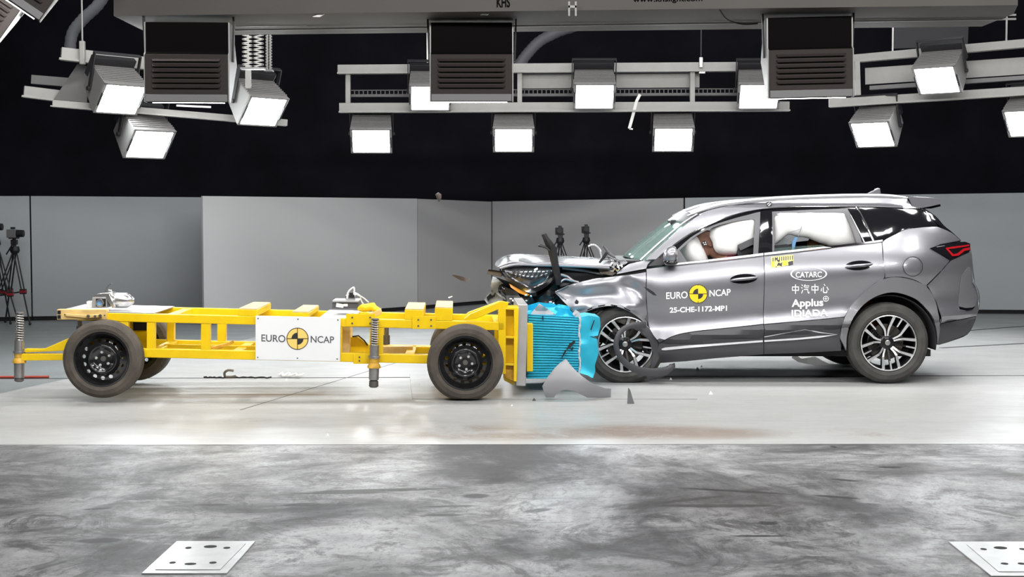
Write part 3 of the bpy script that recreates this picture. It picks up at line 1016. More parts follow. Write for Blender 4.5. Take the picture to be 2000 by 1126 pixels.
def tyre(r, rim, w, M, sag=0.0, ridges=4):
    h = w / 2
    pr = [(rim, h * 0.72), (rim * 1.04, h * 0.95), (rim + (r - rim) * 0.35, h * 1.06), (rim + (r - rim) * 0.42, h * 1.04), (rim + (r - rim) * 0.7, h * 1.0), (rim + (r - rim) * 0.88, h * 0.86), (r * 0.985, h * 0.74)]
    k = ridges
    for i in range(k):
        a = h * 0.70 - (2 * h * 0.70) * i / k; b = h * 0.70 - (2 * h * 0.70) * (i + 0.82) / k; c = h * 0.70 - (2 * h * 0.70) * (i + 0.91) / k
        pr += [(r, a), (r, b)]
        if i < k - 1: pr += [(r - 0.007, b - 0.002), (r - 0.007, c - 0.004)]
    pr += [(r * 0.985, -h * 0.74), (rim + (r - rim) * 0.88, -h * 0.86), (rim + (r - rim) * 0.6, -h), (rim * 1.04, -h * 0.95), (rim, -h * 0.72)]
    mb = MB().lathe(pr, Matrix.Identity(4), 64, closed=True)
    if sag:      # the tyre flattens where it meets the floor
        for v in mb.v:
            if v.y < -r + sag:
                v.y = -r + sag
    mb.v = [M @ v for v in mb.v]
    return mb


def steel_wheel(c, r, phase, near=True, sag=0.0):
    """Black pressed steel wheel; local z of the wheel faces outwards."""
    M = Matrix.Translation(c) @ Matrix.Rotation(R(90 if near else -90), 4, 'X')
    w = 0.195
    rim = r * 0.69
    wh = MB().lathe([(rim + 0.002, w * 0.42), (rim + 0.004, w * 0.46), (rim - 0.006, w * 0.47), (rim - 0.016, w * 0.36), (rim - 0.022, 0.02), (rim - 0.03, -0.07), (rim, -0.085)], M, 56).build('wheel', 'black_steel', trolley)
    prof = lambda q: lerp_table([(0.0, 0.030), (0.05, 0.030), (0.075, 0.034), (0.095, 0.052), (0.108, 0.064), (0.118, 0.058), (0.14, 0.036), (0.175, 0.026), (0.2, 0.02)], q)
    hl = [(0.157 * math.cos(2 * math.pi * i / 15 + phase), 0.157 * math.sin(2 * math.pi * i / 15 + phase)) for i in range(15)]
    hole_sheet(0.024, rim - 0.012, hl, 0.0165, prof, M, 0.022).build('wheel_disc', 'black_steel', wh, smooth=50)
    MB().lathe([(0.0001, 0.036), (0.02, 0.036), (0.024, 0.03), (0.025, -0.03)], M, 20).build('hub', 'spring_steel', wh)
    for i in range(5):
        a = 2 * math.pi * i / 5 + phase * 2 + 0.32
        bm_ = Matrix.Translation(M @ Vector((0.056 * math.cos(a), 0.056 * math.sin(a), 0.028))) @ Matrix.Rotation(R(90 if near else -90), 4, 'X')
        MB().lathe([(0.0001, 0.018), (0.008, 0.018), (0.0125, 0.012), (0.0125, 0)], bm_, 6).build('wheel_bolt', 'zinc', wh)
    tyre(r, rim, w, M, sag).build('tyre', 'dusty_rubber', wh, smooth=28)
    MB().lathe([(0.03, -0.01), (0.135, -0.01), (0.14, -0.03), (0.14, -0.07), (0.03, -0.07)], M, 32).build('brake_drum', 'brake_steel', wh)
    return wh


RW = 0.3165
cr_ = TL(197.5, 702, 0.0)
steel_wheel(Vector((cr_.x, 0.10, cr_.z)), RW, 0.1)
cf = TL(909, 709, 0.0)
steel_wheel(Vector((cf.x, 0.10, RW * 0.965)), RW, 0.4, True, 0.022)
TRACK = 1.32
steel_wheel(Vector((cr_.x, TRACK, cr_.z)), RW, 0.2, False)
steel_wheel(Vector((cf.x, TRACK, RW * 0.965)), RW, 0.3, False, 0.015)
for cx_, cz_ in ((cr_.x, cr_.z), (cf.x, RW * 0.965)):
    MB().tube([(cx_, 0.17, cz_), (cx_, 1.26, cz_)], 0.035, 14).build('axle', 'spring_steel', trolley)
    MB().box((cx_, 0.215, cz_ + 0.10), (0.30, 0.03, 0.26)).box((cx_, 0.215, cz_ - 0.02), (0.12, 0.03, 0.1)).build('axle_plate', 'yellow_paint', trolley, bevel=0.004)
    MB().box((cx_, 1.15, cz_ + 0.08), (0.28, 0.03, 0.3)).build('axle_plate', 'yellow_paint', trolley, bevel=0.004)

# head frame ------------------------------------------------------------
tpart('head_plate', [[(981, 604), (1012, 602), (1009, 745), (983, 738)]], YB + 0.10, YB + 0.125)
tpart('head_post', [rect(973, 601, 988, 730)], YB + 0.0, YB + 0.10)
tpart('head_edge', [[(1004, 600), (1013, 600), (1009, 745), (1003, 744)]], YB - 0.01, YB + 0.30)
for yy in (600, 656, 709):
    tpart('gusset', [[(984, yy), (1006, yy), (1006, yy + 5), (984, yy + 4)]], YB - 0.0, YB + 0.28)
tpart('gusset', [[(984, 711), (1004, 712), (1003, 744), (984, 736)]], YB + 0.06, YB + 0.085, 'dirty_yellow')
tpart('brace', [[(905, 624), (918, 613), (978, 588), (994, 590), (990, 601), (978, 602), (930, 622)]], YB + 0.0, YB + 0.06)
tpart('brace', [[(908, 615), (916, 609), (974, 588), (984, 588), (984, 596), (974, 597)]], YF - 0.5, YF - 0.44)
tpart('head_post', [rect(966, 640, 984, 730)], YF, YF + 0.08)
tpart('lower_post', [[(984, 737), (1006, 745), (1003, 752), (984, 742)]], YB + 0.12, YB + 0.3)
a = TL(1010, 670, YB + 0.05); xh = a.x
zb0, zb1 = TL(1010, 753, YB + 0.05).z, TL(1010, 594, YB + 0.05).z
wpl = TL(1029, 670, YB + 0.05).x - xh
YBAR0, YBAR1 = YB + 0.30, YB + 1.30
back = MB().box((xh + wpl / 2, (YB + 0.05 + YBAR1 + 0.12) / 2, (zb0 + zb1) / 2), (wpl, YBAR1 + 0.12 - YB - 0.05, zb1 - zb0)).build('back_plate', 'plate_alloy', trolley, bevel=0.006)
tpart('mounting_strip', [rect(1029, 632, 1041, 725)], YB + 0.18, YBAR1, 'yellow_paint', 0.003)

# deformable barrier: ribbed rear block, foil strip, crushed front block
xa = TL(1030, 675, YBAR0).x; xb = TL(1131, 675, YBAR0).x
z0, z1 = TL(1080, 740, YBAR0).z, TL(1080, 615, YBAR0).z
prof = []
NR = 24
for i in range(NR):
    za = z0 + (z1 - z0) * i / NR; zb_ = z0 + (z1 - z0) * (i + 0.62) / NR; zc_ = z0 + (z1 - z0) * (i + 0.8) / NR
    prof += [(0.0, za), (-0.002, (za + zb_) / 2), (0.0, zb_), (0.016, zc_)]
prof.append((0.0, z1))
rows = []
for k in range(13):
    t = k / 12
    x = xa + (xb - xa) * t
    rows.append([Vector((x + 0.006 * noise.noise(Vector((t * 3, z * 9, 0))), YBAR0 + y + 0.012 * noise.noise(Vector((t * 4, z * 5, 2.2))), z - 0.018 * t * (z - z0) / (z1 - z0) + 0.010 * (1 - (z - z0) / (z1 - z0)) * t)) for y, z in prof] +
                [Vector((x, YBAR1, z1 - 0.018 * t)), Vector((x, YBAR1, z0 + 0.01 * t))])
mb = MB().loft(rows, True)
m_ = len(rows[0])
mb.f.append(tuple(range(m_))); mb.f.append(tuple(12 * m_ + i for i in reversed(range(m_))))
bar = mb.build('deformable_barrier', 'barrier_blue', trolley, smooth=50)
mb = MB()
pts = [TL(1132 + 1.2 * math.sin(i * 0.9), 618 + i * 5.85, YBAR0 - 0.006) for i in range(21)]
mb.tube(pts, [0.010 + 0.004 * math.sin(i * 2.3) for i in range(21)], 8).build('foil_strip', 'foil', bar)


def tsheet(polypx, y, t, amp, freq, seed, grid=0.03, tilt=(0, 0)):
    w = [TL(p[0], p[1], y) for p in polypx]
    poly = [(v.x, v.z) for v in w]
    vs, tris, _ = sheet(poly, (), grid)
    cx = sum(p[0] for p in poly) / len(poly); cz = sum(p[1] for p in poly) / len(poly)
    f = [Vector((x, y + amp * noise.noise(Vector((x * freq, z * freq * 2, seed))) + tilt[0] * (x - cx) + tilt[1] * (z - cz), z)) for x, z in vs]
    return two_skins(f, [v + Vector((0, t, 0)) for v in f], tris)


tsheet([(1132, 620), (1150, 616), (1171, 619), (1173, 636), (1168, 655), (1152, 657), (1166, 662), (1169, 690), (1162, 712), (1163, 724), (1158, 738), (1147, 732), (1133, 728)], YBAR0 - 0.004, 0.42, 0.022, 7, 4.4).build('front_block', 'barrier_blue', bar, smooth=60)
tsheet([(1030, 612), (1030, 596), (1052, 590), (1085, 594), (1090, 612)], YBAR0 + 0.30, 0.02, 0.05, 9, 1.1).build('skin_sheet', 'barrier_blue', bar)
tsheet([(1076, 612), (1086, 599), (1110, 603), (1134, 622), (1100, 622)], YBAR0 + 0.12, 0.02, 0.06, 9, 5.1).build('skin_sheet', 'barrier_blue', bar)
tsheet([(1036, 613), (1053, 592), (1066, 600), (1086, 614)], YBAR0 + 0.10, 0.012, 0.05, 9, 8.1).build('bent_plate', 'flange', bar)
tsheet([(1062, 606), (1092, 594), (1112, 598), (1116, 612), (1090, 610)], YBAR0 + 0.55, 0.012, 0.05, 9, 9.1).build('skin_sheet', 'barrier_blue', bar)
tsheet([(1118, 612), (1124, 605), (1132, 609), (1134, 618), (1122, 618)], YBAR0 + 0.06, 0.012, 0.03, 12, 2.1).build('bent_plate', 'flange', bar)
for q in ([(1059, 617), (1061.5, 617), (1061.5, 626), (1059, 625)], [(1153, 643), (1160, 624), (1161.5, 625), (1155, 645)], [(1105, 684), (1112, 671), (1122, 664), (1124, 668), (1113, 679)], [(1095, 701), (1104, 682), (1107, 684), (1098, 699)], [(1114, 682), (1119, 677), (1121, 679), (1117, 684)]):
    tsheet(q, YBAR0 - 0.03, 0.004, 0.01, 20, q[0][0] * 0.3, 0.02).build('stuck_splinter', 'black_plastic', bar)

# equipment bolted on the trolley
zd = zt + TB / 2 + 0.008
tk_a, tk_b = TL(219, 586, 0.5), TL(250, 587, 0.5)
rk = 0.066
pts = []
tank = MB()
for i in range(9): pts.append((tk_a.x - 0.05 + (tk_b.x - tk_a.x + 0.1) * i / 8, [0.02, 0.045, rk * 0.97, rk, rk, rk, rk * 0.97, 0.048, 0.02][i]))
tank.tube([Vector((p[0], 0.5, zd + rk + 0.012)) for p in pts], [p[1] for p in pts], 24)
tank = tank.build('air_tank', 'bright_alloy', trolley, smooth=60)
MB().tube([(tk_a.x, 0.5, zd + 0.125), (tk_a.x - 0.01, 0.5, zd + 0.16), (tk_a.x - 0.03, 0.5, zd + 0.16)], 0.010, 8).box((tk_a.x, 0.5, zd + 0.135), (0.05, 0.03, 0.03)).build('valve', 'steel', tank)
MB().tube([TL(204, 572, 0.5), TL(208, 563, 0.5), TL(213, 556, 0.5), TL(218, 553, 0.5)], 0.006, 6).build('hose', 'hose_grey', tank)
ub = tpart('brake_unit', [rect(180, 580, 209, 601)], 0.40, 0.55, 'plate_alloy', 0.003)
tpart('dark_core', [rect(187, 583, 206, 598)], 0.39, 0.42, 'dark_void', 0.002, ub)
MB().lathe([(0.022, 0), (0.032, 0), (0.032, 0.03), (0.022, 0.03)], Matrix.Translation(TL(196, 591, 0.38)) @ Matrix.Rotation(R(90), 4, 'X'), 20, True).build('dial_ring', 'bright_alloy', ub)
MB().disc(0.021, 0, 0.02, Matrix.Translation(TL(196, 591, 0.385)) @ Matrix.Rotation(R(90), 4, 'X'), 20).build('dial_face', 'blue_strap', ub)
tpart('terminal_block', [rect(169, 588, 180, 601)], 0.42, 0.5, 'white_plastic', 0.003, ub)
tpart('top_lid', [[(191, 573), (215, 571), (220, 579), (180, 580)]], 0.40, 0.52, 'bright_alloy', 0.003, ub)
tpart('clamp_plate', [[(206, 579), (214, 574), (224, 600), (219, 602)]], 0.38, 0.44, 'bright_alloy', 0.003, ub)
dl = tpart('data_recorder', [rect(649, 588, 700, 602)], 0.45, 0.75, 'seal_grey', 0.003)
tpart('name_plate', [[(657, 591), (672, 594), (670, 601), (656, 599)], rect(671, 593, 679, 598)], 0.44, 0.45, 'white_plastic', 0, dl)
tpart('lid_plate', [[(649, 586.5), (700, 587), (700, 590), (649, 589.5)]], 0.43, 0.77, 'plate_alloy', 0.001, dl)
tpart('sensor', [rect(675, 576, 694, 588)], 0.52, 0.62, 'bright_alloy', 0.003, dl)
tpart('sensor_head', [rect(682, 571, 692, 581)], 0.50, 0.56, 'black_plastic', 0.003, dl)
MB().tube(cr([TL(678, 583, 0.5), TL(680, 570, 0.5), TL(690, 561, 0.5), TL(692, 566, 0.5), TL(691, 575, 0.5)]), 0.007, 6).tube(cr([TL(690, 570, 0.48), TL(702, 576, 0.48), TL(706, 588, 0.48), TL(712, 596, 0.48)]), 0.005, 6).tube(cr([TL(692, 573, 0.46), TL(708, 580, 0.46), TL(720, 590, 0.46)]), 0.005, 6).build('cable', 'white_plastic', dl)
yl = MB()
for i, (ax, ay, rr) in enumerate(((712, 601, 0.05), (722, 599, 0.045), (734, 604, 0.04), (729, 593, 0.022), (704, 603, 0.03))):
    yl.sphere(TL(ax, ay, 0.42), (rr * 1.1, rr, rr * 0.75), 12, 8)
yl.build('taped_bundle', 'yellow_paint', trolley, remesh=0.012)
tpart('pale_pad', [[(712, 617), (742, 604), (744, 614), (738, 617)]], 0.30, 0.5, 'cream_paint', 0.004)

# ------------------------------------------------------------------ the crashed car
CY0 = 12.90            # plane of the widest point of the near side
CW = 1.86
CYC = CY0 + CW / 2
car = thing('car', 'dark grey five-door family car with crushed front, white lettering and deployed airbags', 'car', (2.0, CYC, 0.0))
CF = Matrix.Translation((-2.0, -CYC, 0))

SIDE = [(0.05, 0.14), (0.24, 0.070), (0.30, 0.040), (0.36, 0.030), (0.415, 0.036), (0.445, 0.026), (0.463, -0.010), (0.485, -0.030), (0.51, -0.028), (0.54, -0.013), (0.58, 0.006), (0.62, 0.018), (0.67, 0.022),
        (0.75, 0.018), (0.84, 0.009), (0.92, 0.003), (0.985, 0.006), (1.04, 0.018), (1.095, 0.037), (1.15, 0.060), (1.20, 0.083), (1.30, 0.127), (1.45, 0.205), (1.57, 0.285), (1.65, 0.36), (1.72, 0.44), (1.9, 0.6)]


def pz(py): return CAM_H - (py - 417.0) / 217.0
def pxx(px): return (px - 1000.0) / 217.0


def gauss(x, z, cx, cz, rx, rz, ang=0.0):
    dx, dz = x - cx, z - cz
    c, s = math.cos(ang), math.sin(ang)
    u = (dx * c + dz * s) / rx; v = (-dx * s + dz * c) / rz
    return math.exp(-(u * u + v * v))


def side_off(x, z):
    """How far the near body side lies inside its widest plane."""
    k = max(0.0, min(1.0, (1.62 - z) / 0.45)) * max(0.0, min(1.0, (z - 0.2) / 0.25))
    o = lerp_table(SIDE, z - 0.10 * k * (min(x, 3.4) - 2.3))
    if x > 3.35: o += 0.34 * ((x - 3.35) / 0.85) ** 2.4
    # haunch over the rear wheel
    o -= 0.022 * gauss(x, z, 3.35, 0.98, 0.55, 0.13)
    if z < 0.9: o -= 0.018 * gauss(x, z, 3.42, 0.45, 0.52, 0.45)
    if x < 1.30:
        # buckled front wing: folds and dents
        w = min(1.0, (1.30 - x) / 0.22)
        o += w * (0.050 * gauss(x, z, pxx(1236), pz(563), 0.13, 0.06, -0.45)
                  - 0.020 * gauss(x, z, pxx(1170), pz(550), 0.25, 0.05, 0.15)
                  + 0.022 * gauss(x, z, pxx(1165), pz(577), 0.22, 0.05, 0.1)
                  - 0.040 * gauss(x, z, pxx(1195), pz(600), 0.34, 0.055, 0.0)
                  - 0.030 * gauss(x, z, pxx(1248), pz(600), 0.08, 0.07, 0.8)
                  + 0.08 * gauss(x, z, pxx(1090), pz(572), 0.15, 0.12, 0.4))
        o += w * 0.003 * noise.noise(Vector((x * 6, z * 7, 3.3)))
        o += 0.10 * max(0.0, (0.75 - x)) ** 1.5
    if 1.1 < x < 1.6: # door edge pushed in
        o += 0.035 * gauss(x, z, pxx(1264), pz(600), 0.08, 0.16)
    return o


def sp(px, py, extra=0.0, off=None):
    off = off or side_off
    y = CY0 + 0.03
    for _ in range(9):
        p = P(px, py, y)
        y = 0.35 * y + 0.65 * (CY0 + off(p.x, p.z) + extra)
    p = P(px, py, y)
    return Vector((p.x, CY0 + off(p.x, p.z) + extra, p.z))


def panel(name, polypx, m, parent, t=0.02, extra=0.0, holes=(), grid=0.045, bevel=0.0, far=False, smooth=32, flare=None, lip=0.003):
    """Pressed panel traced on the near body side; edges turn in a little. far=True builds its mirror twin."""
    poly = [(v.x, v.z) for v in (sp(p[0], p[1], extra) for p in polypx)]
    hs = [[(v.x, v.z) for v in (sp(p[0], p[1], extra) for p in h)] for h in holes]
    vs, tris, pl = sheet(poly, hs, grid)
    out = []
    sides = (False, True) if far else (False,)
    obj_ = None
    for mir in sides:
        f, b = [], []
        for x, z in vs:
            y = CY0 + side_off(x, z) + extra
            if lip and grid < 0.06:
                d = edge_dist(pl, x, z)
                if d < 0.008: y += lip * (1 - d / 0.008) ** 2
            if flare: y += flare(x, z)
            if mir:
                f.append(Vector((x, 2 * CYC - y, z))); b.append(Vector((x, 2 * CYC - y - t, z)))
            else:
                f.append(Vector((x, y, z))); b.append(Vector((x, y + t, z)))
        o = two_skins(f, b, tris).build(name, m, parent, CF, smooth=smooth, bevel=bevel)
        if not mir: obj_ = o
    return obj_


def v2(l): return [(p[0], p[1]) for p in l]


# --- doors -------------------------------------------------------------
belt_f = cr([(1263, 525), (1300, 520.5), (1345, 515.5), (1400, 509.5), (1445, 504.5), (1491.2, 499.4)], 4)
low_f = cr([(1491.2, 632), (1445, 637), (1400, 641.5), (1345, 648), (1313, 656), (1288, 669)], 4)
front_door = panel('front_door', v2(belt_f) + v2(low_f) + v2(cr([(1277, 655), (1268, 637), (1264.5, 605), (1262.5, 570)], 3)), 'paint', car)
belt_r = cr([(1492.4, 499.1), (1560, 491.5), (1624, 484), (1680, 477.5), (1722, 473)], 4)
rear_door = panel('rear_door', v2(belt_r) + v2(cr([(1724, 500), (1727.5, 541), (1707, 553), (1678, 579), (1659, 602), (1649, 618)], 4)) + v2(cr([(1600, 623), (1560, 626.5), (1492.4, 632.3)], 3)), 'paint', car)
lowc_f = [(p[0], p[1] + 1.6) for p in reversed(low_f)]
front_clad = panel('lower_cladding', v2(lowc_f) + [(1491.2, 691), (1440, 696), (1400, 699), (1340, 705), (1284, 709), (1282, 690)], 'cladding', front_door, extra=-0.004)
rear_clad = panel('lower_cladding', [(1492.4, 634), (1560, 628), (1600, 624.5), (1648, 619.5), (1642, 640), (1640, 660), (1643, 684.5), (1560, 689), (1492.4, 691)], 'cladding', rear_door, extra=-0.004)
# bright strips low on the doors
panel('bright_strip', [(1292, 681), (1300, 678.2), (1345, 674), (1400, 670.5), (1490, 664), (1490, 667.5), (1400, 674.5), (1345, 679), (1300, 683.5), (1293, 683)], 'bright_trim', front_door, extra=-0.016, t=0.014, grid=0.03, lip=0)
panel('bright_strip', [(1493, 664), (1560, 659.5), (1600, 655.5), (1634, 653.3), (1600, 649.5), (1572.5, 644.2), (1493, 658.3), (1493, 657.0), (1573, 642.8), (1602, 648), (1636, 653), (1602, 659), (1560, 663), (1493, 667.3)], 'bright_trim', rear_door, extra=-0.016, t=0.014, grid=0.03, lip=0)
# beltline trims
panel('belt_trim', v2(cr([(1300, 515.5), (1350, 510.5), (1400, 504.8), (1450, 499), (1491, 493.8)], 3)) + v2(cr([(1491, 498.3), (1450, 503.2), (1400, 508.6), (1350, 513.8), (1300, 519.2)], 3)), 'bright_trim', front_door, extra=-0.014, t=0.02, grid=0.03, lip=0)
panel('belt_trim', v2(cr([(1493, 493.6), (1530, 489.6), (1570, 485.4), (1608, 481.4)], 3)) + v2(cr([(1624, 482.5), (1570, 489.3), (1530, 493.8), (1493, 498)], 3)), 'bright_trim', rear_door, extra=-0.014, t=0.02, grid=0.03, lip=0)
panel('belt_seal', v2(cr([(1612, 481.4), (1650, 477), (1690, 472.3), (1724, 467.5)], 3)) + v2(cr([(1724, 472), (1690, 475.6), (1650, 480), (1614, 484)], 3)), 'black_gloss', rear_door, extra=-0.006, t=0.02, grid=0.03, lip=0)

# window frames with their openings
cant_in = cr([(1285, 506), (1330, 468.5), (1380, 440.5), (1430, 421.5), (1488, 409.5)], 4)
win_f = v2(cr([(1327, 488), (1338, 478.5), (1356, 463), (1392, 444), (1432, 433), (1462, 428.5), (1470.5, 428), (1474.5, 433), (1473, 460), (1471.5, 496)], 3)) + [(1400, 504.6), (1342, 510.6)]
out_f = v2(cant_in) + [(1488, 497), (1445, 500), (1400, 505.5), (1330, 513.5), (1300, 516.5), (1270, 519.5)]
frame_f = panel('window_frame', out_f, 'black_gloss', front_door, extra=0.004, t=0.03, holes=[win_f], grid=0.035)
seal_f = v2(cr([(1312, 497), (1338, 473), (1356, 459), (1392, 440), (1432, 427), (1462, 419), (1482, 414), (1485, 418), (1483, 460), (1481, 495)], 3)) + [(1400, 505.2), (1327, 513.0)]
panel('window_seal', seal_f, 'seal_grey', frame_f, extra=-0.006, t=0.012, holes=[[(x, y) for x, y in win_f]], grid=0.03)
win_r = v2(cr([(1512.5, 490), (1512, 455), (1512, 424), (1530, 420), (1580, 417.5), (1641, 415.8), (1651, 421), (1664, 446), (1673, 474)], 3)) + [(1624, 479.6), (1560, 487)]
out_r = v2(cr([(1490, 409), (1560, 404.2), (1620, 403.2), (1671, 403.2)], 3)) + [(1705, 470.5), (1673, 474.5), (1624, 480), (1560, 488), (1490, 496)]
frame_r = panel('window_frame', out_r, 'black_gloss', rear_door, extra=0.004, t=0.03, holes=[win_r], grid=0.035)
seal_r = v2(cr([(1508, 491), (1508, 413), (1580, 409.5), (1655, 407), (1672, 438), (1684, 473)], 1)) + [(1624, 479.8), (1560, 487.2)]
panel('window_seal', seal_r, 'seal_grey', frame_r, extra=-0.006, t=0.012, holes=[win_r], grid=0.03)
panel('trim_line', [(1671.5, 404), (1673.2, 404), (1707, 470), (1705, 470.3)], 'chrome', frame_r, extra=-0.004, t=0.01, grid=0.03, lip=0)
panel('trim_line', [(1660.5, 419), (1662, 419), (1689, 472.3), (1687.4, 472.5)], 'satin_silver', frame_r, extra=-0.010, t=0.01, grid=0.03, lip=0)
# glossy middle pillar cover
panel('pillar_cover', [(1485.5, 412), (1507.5, 411), (1508.5, 492), (1482, 494.5)], 'black_gloss', frame_f, extra=-0.008, t=0.012, grid=0.03)
panel('sail_panel', [(1266, 519.5), (1296, 492), (1303, 495), (1302, 516)], 'black_plastic', front_door, extra=-0.004, t=0.03)
panel('side_window', [(1513, 484.5), (1560, 480.5), (1606, 477.8), (1612, 481), (1560, 488), (1513, 492.5)], 'side_glass', rear_door, extra=0.02, t=0.004, lip=0).__setitem__('label', 'remaining green strip of rear side glass')

# door handles
for cx_, cy_, dr in ((1452.5, 544, front_door), (1677.5, 518, rear_door)):
    panel('handle_recess', [(cx_ + 26.5 * math.cos(i * math.pi / 12), cy_ + 9.5 * math.sin(i * math.pi / 12) - 0.06 * 26 * math.cos(i * math.pi / 12)) for i in range(24)], 'black_gloss', dr, extra=-0.002, t=0.005, grid=0.03, lip=0)
    pts = [sp(cx_ + dx, cy_ + dy, e) for dx, dy, e in ((-25, 3.5, 0.0), (-18, 2.2, -0.026), (-5, 0.8, -0.034), (10, -0.4, -0.034), (20, -1.6, -0.024), (25.5, -2.6, 0.0))]
    MB().tube(cr(pts, 5), [0.012 + 0.009 * math.sin(math.pi * i / 25) for i in range(26)], 10, 0.7).build('door_handle', 'paint', dr, CF, smooth=60)
    MB().tube([p + Vector((0, -0.016, -0.004)) for p in cr(pts, 5)][4:-4], 0.0045, 6).build('handle_chrome', 'chrome', dr, CF)

# --- rear quarter, bumper, arch ---------------------------------------
arch_out = cr([(1641, 660), (1646, 632), (1659, 603), (1678, 580), (1708, 554), (1736, 542.5), (1763, 542), (1790, 549), (1813, 563), (1828, 590), (1836, 632)], 4)
arch_in = cr([(1653, 684), (1655, 652), (1667, 620), (1691, 591), (1720, 575), (1751, 571), (1788, 583), (1811, 604), (1823, 621), (1830, 650), (1831, 673)], 4)
quarter = panel('quarter_panel', v2(cr([(1723.4, 473), (1731, 466.7), (1750, 457), (1768, 448.5), (1800, 444), (1831, 442.5)], 3)) + v2(cr([(1831, 442.5), (1858, 454), (1876, 469)], 3)) +
                [(1836, 476.5), (1816, 484.5), (1855, 508)] + [(1853, 511), (1810, 556)] + v2(cr([(1811, 561), (1790, 547.5), (1763, 540.5), (1736, 541), (1729.2, 542.5)], 3)) + [(1725.9, 512)], 'paint', car, grid=0.04)
panel('wheel_arch_trim', v2(arch_out) + [(1836, 640), (1831.5, 672)] + v2(list(reversed(arch_in))), 'paint_satin', quarter, extra=-0.022, t=0.05, grid=0.035)
bump = panel('rear_bumper', [(1857, 509), (1876, 500), (1895, 491.5)] + v2(cr([(1895, 491.5), (1897.5, 505), (1899, 535), (1900.5, 554), (1909, 568), (1911, 585), (1911, 604), (1906.5, 616.5)], 3)) + [(1870, 624), (1838, 631)] + v2(cr([(1829.5, 590), (1815, 562.5), (1811, 558)], 3)), 'paint', car, grid=0.035)
panel('lower_cladding', [(1838, 632.5), (1870, 625.5), (1906.5, 618), (1903.5, 628), (1890, 652), (1862, 663), (1832.5, 673), (1832, 655)], 'cladding', bump, extra=0.0, t=0.03, grid=0.035)
panel('side_vent', v2(cr([(1877, 541), (1886, 528), (1895, 521), (1898, 540), (1899, 556), (1907, 570), (1909, 583), (1905, 596), (1897, 602), (1874, 600), (1873.5, 570), (1877, 541)], 3))[:-1], 'paint_satin', bump, extra=-0.006, t=0.012, grid=0.03)
panel('vent_chrome', [(1873, 598), (1886, 601), (1899, 600), (1905, 597), (1900, 604), (1888, 606.5), (1875, 604)], 'chrome', bump, extra=-0.012, t=0.012, grid=0.03, lip=0)
panel('fuel_flap', [(1783 + 19 * math.cos(i * math.pi / 16), 520 + 19 * math.sin(i * math.pi / 16)) for i in range(32)], 'paint', quarter, extra=-0.003, t=0.004, grid=0.03, lip=0.0045)
decal(ring_px(1783, 520, 18.5, 19.5, n=40), lambda a, b: sp(a, b, -0.0045)).build('flap_gap', 'black_plastic', quarter, CF)
tail = panel('tail_lamp', [(1817.5, 484), (1836, 477), (1885, 471.5), (1895.5, 475.5), (1895, 489.5), (1876, 498.5), (1856, 507)], 'black_gloss', car, extra=-0.012, t=0.05, grid=0.03)
for q in ([(1848, 483.5), (1860, 481.5), (1893, 477), (1893.5, 480), (1864, 484.5), (1852, 485.8), (1862, 496), (1870, 494.5), (1882, 485), (1894, 482.5), (1894, 488), (1884, 489.5), (1872, 499), (1860, 500), (1848, 486)],):
    panel('red_light', q, 'red_lens', tail, extra=-0.020, t=0.012, grid=0.03, lip=0)
panel('clear_strip', [(1829, 481.5), (1845, 478.8), (1846, 479.8), (1831, 482.5)], 'satin_silver', tail, extra=-0.016, t=0.006, grid=0.03, lip=0)
panel('quarter_glass', v2(cr([(1673.5, 403.6), (1730, 404.2), (1797, 407.5)], 3)) + v2(cr([(1797, 407.5), (1818, 424), (1832, 441)], 3)) + v2(cr([(1800, 443), (1768, 447), (1748, 456.5), (1729, 466.8)], 3)) + [(1708, 470)], 'black_gloss', car, extra=0.002, t=0.006, grid=0.04)
panel('glass_strip', [(1671, 403.3), (1674.5, 403.3), (1709, 470), (1705.5, 470.4)], 'black_plastic', quarter, extra=0.004, t=0.02, lip=0)

# --- cant rail, roof rail ---------------------------------------------
cant_top = cr([(1261, 507), (1300, 471), (1342, 437), (1368, 419), (1402, 406.5), (1440, 399), (1500, 393), (1560, 389.5), (1650, 387), (1715, 387), (1772, 388.5)], 4)
cant_low = cr([(1797, 406.8), (1730, 403.4), (1671, 402.4), (1620, 402.4), (1560, 403.4), (1490, 408.3), (1430, 420.5), (1380, 439.5), (1330, 467.3), (1285, 505.5)], 4)
cant = panel('roof_side', v2(cant_top) + [(1781, 402.5)] + v2(cant_low), 'paint', car, grid=0.04)
panel('drip_trim', v2(cr([(1797, 405.4), (1730, 402.2), (1671, 401.2), (1620, 401.2), (1560, 402.2), (1490, 407.1), (1430, 419.2), (1380, 438.2), (1330, 466), (1287, 502)], 4)) + v2(cr([(1289, 504), (1332, 467.8), (1381, 440), (1431, 421), (1490, 408.8), (1560, 403.9), (1620, 402.9), (1671, 402.9), (1730, 403.9), (1797, 407.2)], 4)), 'chrome', cant, extra=-0.006, t=0.015, grid=0.03, lip=0)
rail_hi = cr([(1338, 420), (1372, 404.5), (1410, 393.5), (1480, 385.5), (1552, 381), (1650, 377.5), (1720, 377.5), (1771, 384)], 4)
rail_lo = cr([(1771, 388), (1715, 387.5), (1650, 387.2), (1560, 390), (1500, 393.5), (1440, 399.5), (1402, 407), (1370, 419), (1360, 421)], 4)
RAILY = CY0 + 0.335
mids = cr([(1342, 421), (1374, 409.5), (1410, 399), (1480, 390.3), (1552, 385.6), (1650, 382.2), (1720, 382.2), (1772, 386)], 5)
mb, mb2 = MB(), MB()
rows = []
